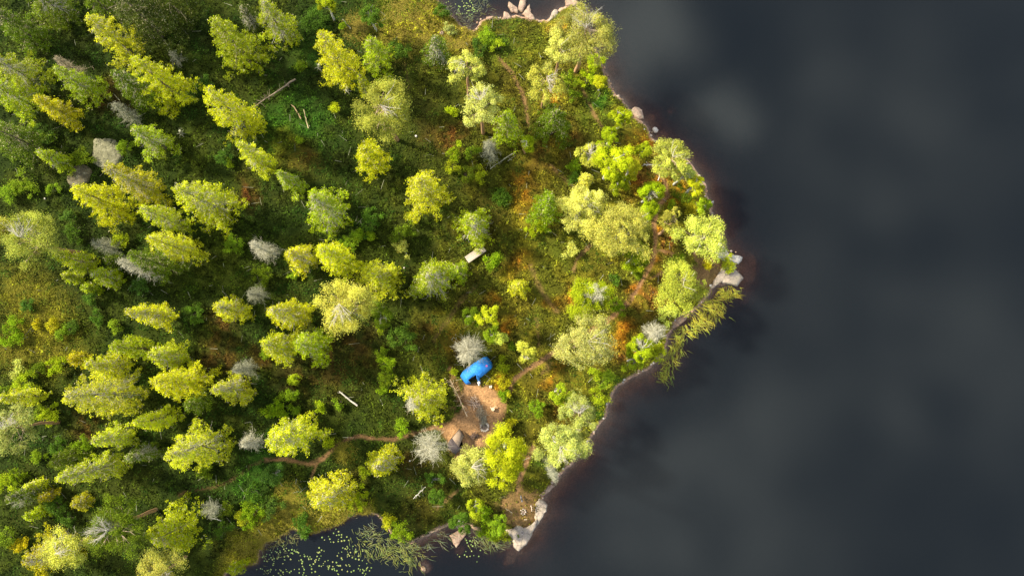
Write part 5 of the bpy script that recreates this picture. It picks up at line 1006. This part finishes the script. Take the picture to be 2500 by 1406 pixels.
# fire rings
def fire_ring(px, py, r, nst, label, seed, cst):
    rg = np.random.default_rng(seed); x, y = map(float, G(px, py)); z = h1(x, y)-.05; root = empty('fire_ring', (x, y, z), label, 'fire ring')
    an = np.linspace(0, 6.283, 13)[:-1]; V2 = np.vstack([[0, 0, .05], np.column_stack([np.cos(an)*r*.8, np.sin(an)*r*.8, .035+0*an])])
    g = Geo(); g.add(V2, np.array([[0, i, i % 12+1] for i in range(1, 13)]), (.20, .14, .11)); g.build('ash_bed', M_ROCK, root)
    for i in range(nst):
        a = 6.283*i/nst+rg.normal(0, .06); s_ = r*rg.uniform(.24, .36)
        ph = rg.uniform(0, 6.28); V2 = []
        for zz, q in ((-.3, .8), (.1, 1.05), (.55, .85), (.85, .45)):
            for k in range(7): V2.append((math.cos(ph+k*.9)*q*s_*rg.uniform(.8, 1.1), math.sin(ph+k*.9)*q*s_*rg.uniform(.8, 1.1), zz*s_))
        V2.append((0, 0, s_*.92)); V2 = np.array(V2)+np.array([math.cos(a)*r, math.sin(a)*r, .06])
        q_ = [(l*7+k, l*7+(k+1) % 7, (l+1)*7+(k+1) % 7, (l+1)*7+k) for l in range(3) for k in range(7)]
        g = Geo(); g.V.append(V2); g.n = len(V2); g.F += [np.array(q_), np.array([(21+k, 21+(k+1) % 7, 28) for k in range(7)])]; g.C.append(np.broadcast_to(np.array(cst)*rg.uniform(.75, 1.1), V2.shape)); g.build('stone', M_ROCK, root)
    return root
fire_ring(1183, 1042, .46, 14, 'ring of pale stones around ash in the middle of the camp clearing', 3, (.80, .66, .54))
fire_ring(1277, 1249, .30, 8, 'rough fireplace of pale pink stones on the beach grass', 4, (.80, .66, .56))
fire_ring(1275, 1300, .14, 7, 'tiny ring of white pebbles on the largest grey slab', 5, (.8, .76, .7)).location.z += .38
def stick_pile(px, py, n_, lmin, lmax, spread, c1, label, seed, name='firewood_pile', rr_=(.02, .045), cat='wood pile'):
    rg = np.random.default_rng(seed); x, y = map(float, G(px, py)); root = None
    q = rg.normal(0, 1, (n_, 2))*np.array(spread); a = rg.normal(1.4, .8, n_) if name == 'brushwood_pile' else rg.uniform(0, 6.28, n_); ln = rg.uniform(lmin, lmax, n_)
    A = np.column_stack([q, rg.uniform(.03, .35, n_)]); d = np.column_stack([np.cos(a)*ln, np.sin(a)*ln, rg.normal(0, .08, n_)])/2
    g = Geo(); V2, f2 = tubes(A-d, A+d, rg.uniform(*rr_, n_), .015, 5); g.add(V2, f2, np.repeat(np.array(c1)*rg.uniform(.55, 1.25, (n_, 1)), 10, 0))
    o = g.build(name, M_WOOD); o.location = (x, y, h1(x, y)); return tag(o, label, cat)
stick_pile(1157, 980, 20, .6, 1.5, (.28, .32), (.66, .48, .34), 'loose pile of tan branches in the middle of the camp clearing', 5, rr_=(.025, .04))
stick_pile(1172, 1004, 120, .3, .7, (.18, .34), (.38, .30, .20), 'long heap of thin grey brushwood above the fire ring', 6, 'brushwood_pile', (.012, .02))
stick_pile(1181, 1024, 120, .3, .7, (.22, .40), (.36, .32, .22), 'lower heap of greenish brushwood touching the fire ring', 7, 'brushwood_pile', (.012, .02))
stick_pile(1158, 1063, 46, .25, .6, (.2, .17), (.13, .085, .065), 'heap of dark charred wood between the tarp and the fire ring', 8)
stick_pile(1165, 986, 40, .3, .7, (.3, .25), (.25, .18, .15), 'grey-brown scatter of bark beside the tan branches', 9, 'brushwood_pile', (.012, .022))
# splintered stump seat
x, y = map(float, G(1203, 997)); g = Geo(); sroot = empty('tree_stump', (x, y, h1(x, y)), 'pale splintered stump seat on the right side of the camp clearing', 'stump')
V2, f2 = tubes([[0, -.1, 0]], [[.02, -.05, .38]], .2, .22, 8); g.add(V2, f2, (.55, .42, .25)); V2, f2 = tubes([[.02, -.05, .38]], [[.02, -.05, .40]], .22, .01, 8); g.add(V2, f2, (.72, .58, .36)); g.build('stump_wood', M_WOOD, sroot)
g = Geo(); V2, f2 = tubes([[.05, 0, .3], [.3, .25, .28], [-.15, 0, .3]], [[.3, .25, .28], [.5, .2, .25], [-.3, .25, .34]], .07, .035, 6); g.add(V2, f2, (.66, .52, .32)); g.build('branch_stubs', M_WOOD, sroot)
# pale camp gear by the doorway: a tied plastic sack
def lump(name, px, py, parts, label, cat, mat_=None, rz=0):
    x, y = map(float, G(px, py)); root = empty(name, (x, y, h1(x, y)+.03), label, cat, rz=rz)
    for pn, (cx, cy, cz), (sx_, sy_, sz_), c1 in parts:
        V2 = []; nn_ = 9; m_ = 12; rg = np.random.default_rng(int(abs(px)+cz*100))
        for a in range(nn_):
            ph = math.pi*a/(nn_-1)
            for b in range(m_):
                th = 2*math.pi*b/m_; k_ = 1+.13*math.sin(3*th+a)+rg.normal(0, .03)
                V2.append((cx+sx_*math.sin(ph)**.7*math.cos(th)*k_, cy+sy_*math.sin(ph)**.7*math.sin(th)*k_, cz+sz_*math.cos(ph)))
        q_ = [(a*m_+b, a*m_+(b+1) % m_, (a+1)*m_+(b+1) % m_, (a+1)*m_+b) for a in range(nn_-1) for b in range(m_)]
        g = Geo(); g.add(np.array(V2), np.array(q_), c1); g.build(pn, mat_ or M_PLAIN, root, True)
    return root
lump('plastic_sack', 1170, 934, [('sack', (0, 0, .25), (.19, .2, .25), (.72, .72, .72)), ('knot', (-.02, -.24, .2), (.09, .12, .12), (.62, .62, .60))], 'white tied sack outside the doorway of the blue tent', 'bag')
lump('rucksack', 1226, 1034, [('pack_body', (0, 0, .22), (.22, .3, .22), (.035, .035, .045)), ('pocket', (.2, .08, .2), (.1, .2, .14), (.55, .55, .55)), ('bedroll', (.1, -.28, .2), (.24, .08, .09), (.60, .58, .52))], 'black rucksack with a pale roll at the right rim of the camp', 'bag', rz=-.4)
# small pale board lying on the grass
def board(px, py, lx_, ly_, th_, rz, label, c1):
    x, y = map(float, G(px, py)); root = empty('wooden_board', (x, y, h1(x, y)+.12), label, 'board', rz=rz)
    for k in range(2):
        g = Geo(); x0, x1 = -lx_/2+k*lx_/2+.008, -lx_/2+(k+1)*lx_/2-.008; y0, y1 = -ly_/2, ly_/2
        V2 = np.array([(a, b, c_) for c_ in (0, th_) for a, b in ((x0, y0), (x1, y0), (x1, y1), (x0, y1))]); F2 = np.array([[0, 3, 2, 1], [4, 5, 6, 7], [0, 1, 5, 4], [1, 2, 6, 5], [2, 3, 7, 6], [3, 0, 4, 7]])
        g.add(V2, F2, np.array(c1)*(.9+.15*k)); g.build('plank', M_WOOD, root)
board(1198, 944, .36, .32, .05, .1, 'small pale square board on the grass right of the tent doorway', (.78, .62, .45))
board(1283, 1268, .32, .08, .04, .05, 'narrow pale board on the beach grass below the fireplace', (.8, .62, .4))

# plank table
cx_, cy_ = map(float, G(1161, 621, 1.7)); p0 = G(1136, 627, 1.7); p1 = G(1175, 601, 1.7); p2 = G(1146, 642, 1.7); p3 = G(1189, 613, 1.7)
rz = math.atan2(float(p3[1]-p2[1]), float(p3[0]-p2[0])); TL = math.hypot(float(p3[0]-p2[0]), float(p3[1]-p2[1])); TW = math.hypot(float(p0[0]-p2[0]), float(p0[1]-p2[1]))
zt = h1(cx_, cy_); table = empty('plank_table', (cx_, cy_, zt), 'weathered pale plank table standing under the pale yellow spruce', 'table', rz=rz)
def boxm(name, x0, x1, y0, y1, z0_, z1_, c1, parent, m_=None):
    V2 = np.array([(a, b, c_) for c_ in (z0_, z1_) for a, b in ((x0, y0), (x1, y0), (x1, y1), (x0, y1))]); F2 = np.array([[0, 3, 2, 1], [4, 5, 6, 7], [0, 1, 5, 4], [1, 2, 6, 5], [2, 3, 7, 6], [3, 0, 4, 7]])
    g = Geo(); g.add(V2, F2, c1); o = g.build(name, m_ or M_WOOD, parent); b = o.modifiers.new('b', 'BEVEL'); b.width = .008; b.segments = 1; return o
for k in range(5):
    y0 = -TW/2+k*TW/5+.008; boxm('plank', -TL/2+.01*(k % 2), TL/2-.012*(k % 3), y0, y0+TW/5-.014, .72, .77, np.array((.46, .38, .30))*(.85+.08*((k*3) % 4)), table)
for sx_ in (-1, 1):
    boxm('cross_beam', sx_*TL*.36-.05, sx_*TL*.36+.05, -TW/2+.05, TW/2-.05, .64, .717, (.4, .33, .25), table)
    for sy_ in (-1, 1): boxm('leg', sx_*TL*.36-.045, sx_*TL*.36+.045, sy_*(TW/2-.12)-.045, sy_*(TW/2-.12)+.045, -.3, .637, (.36, .3, .22), table)
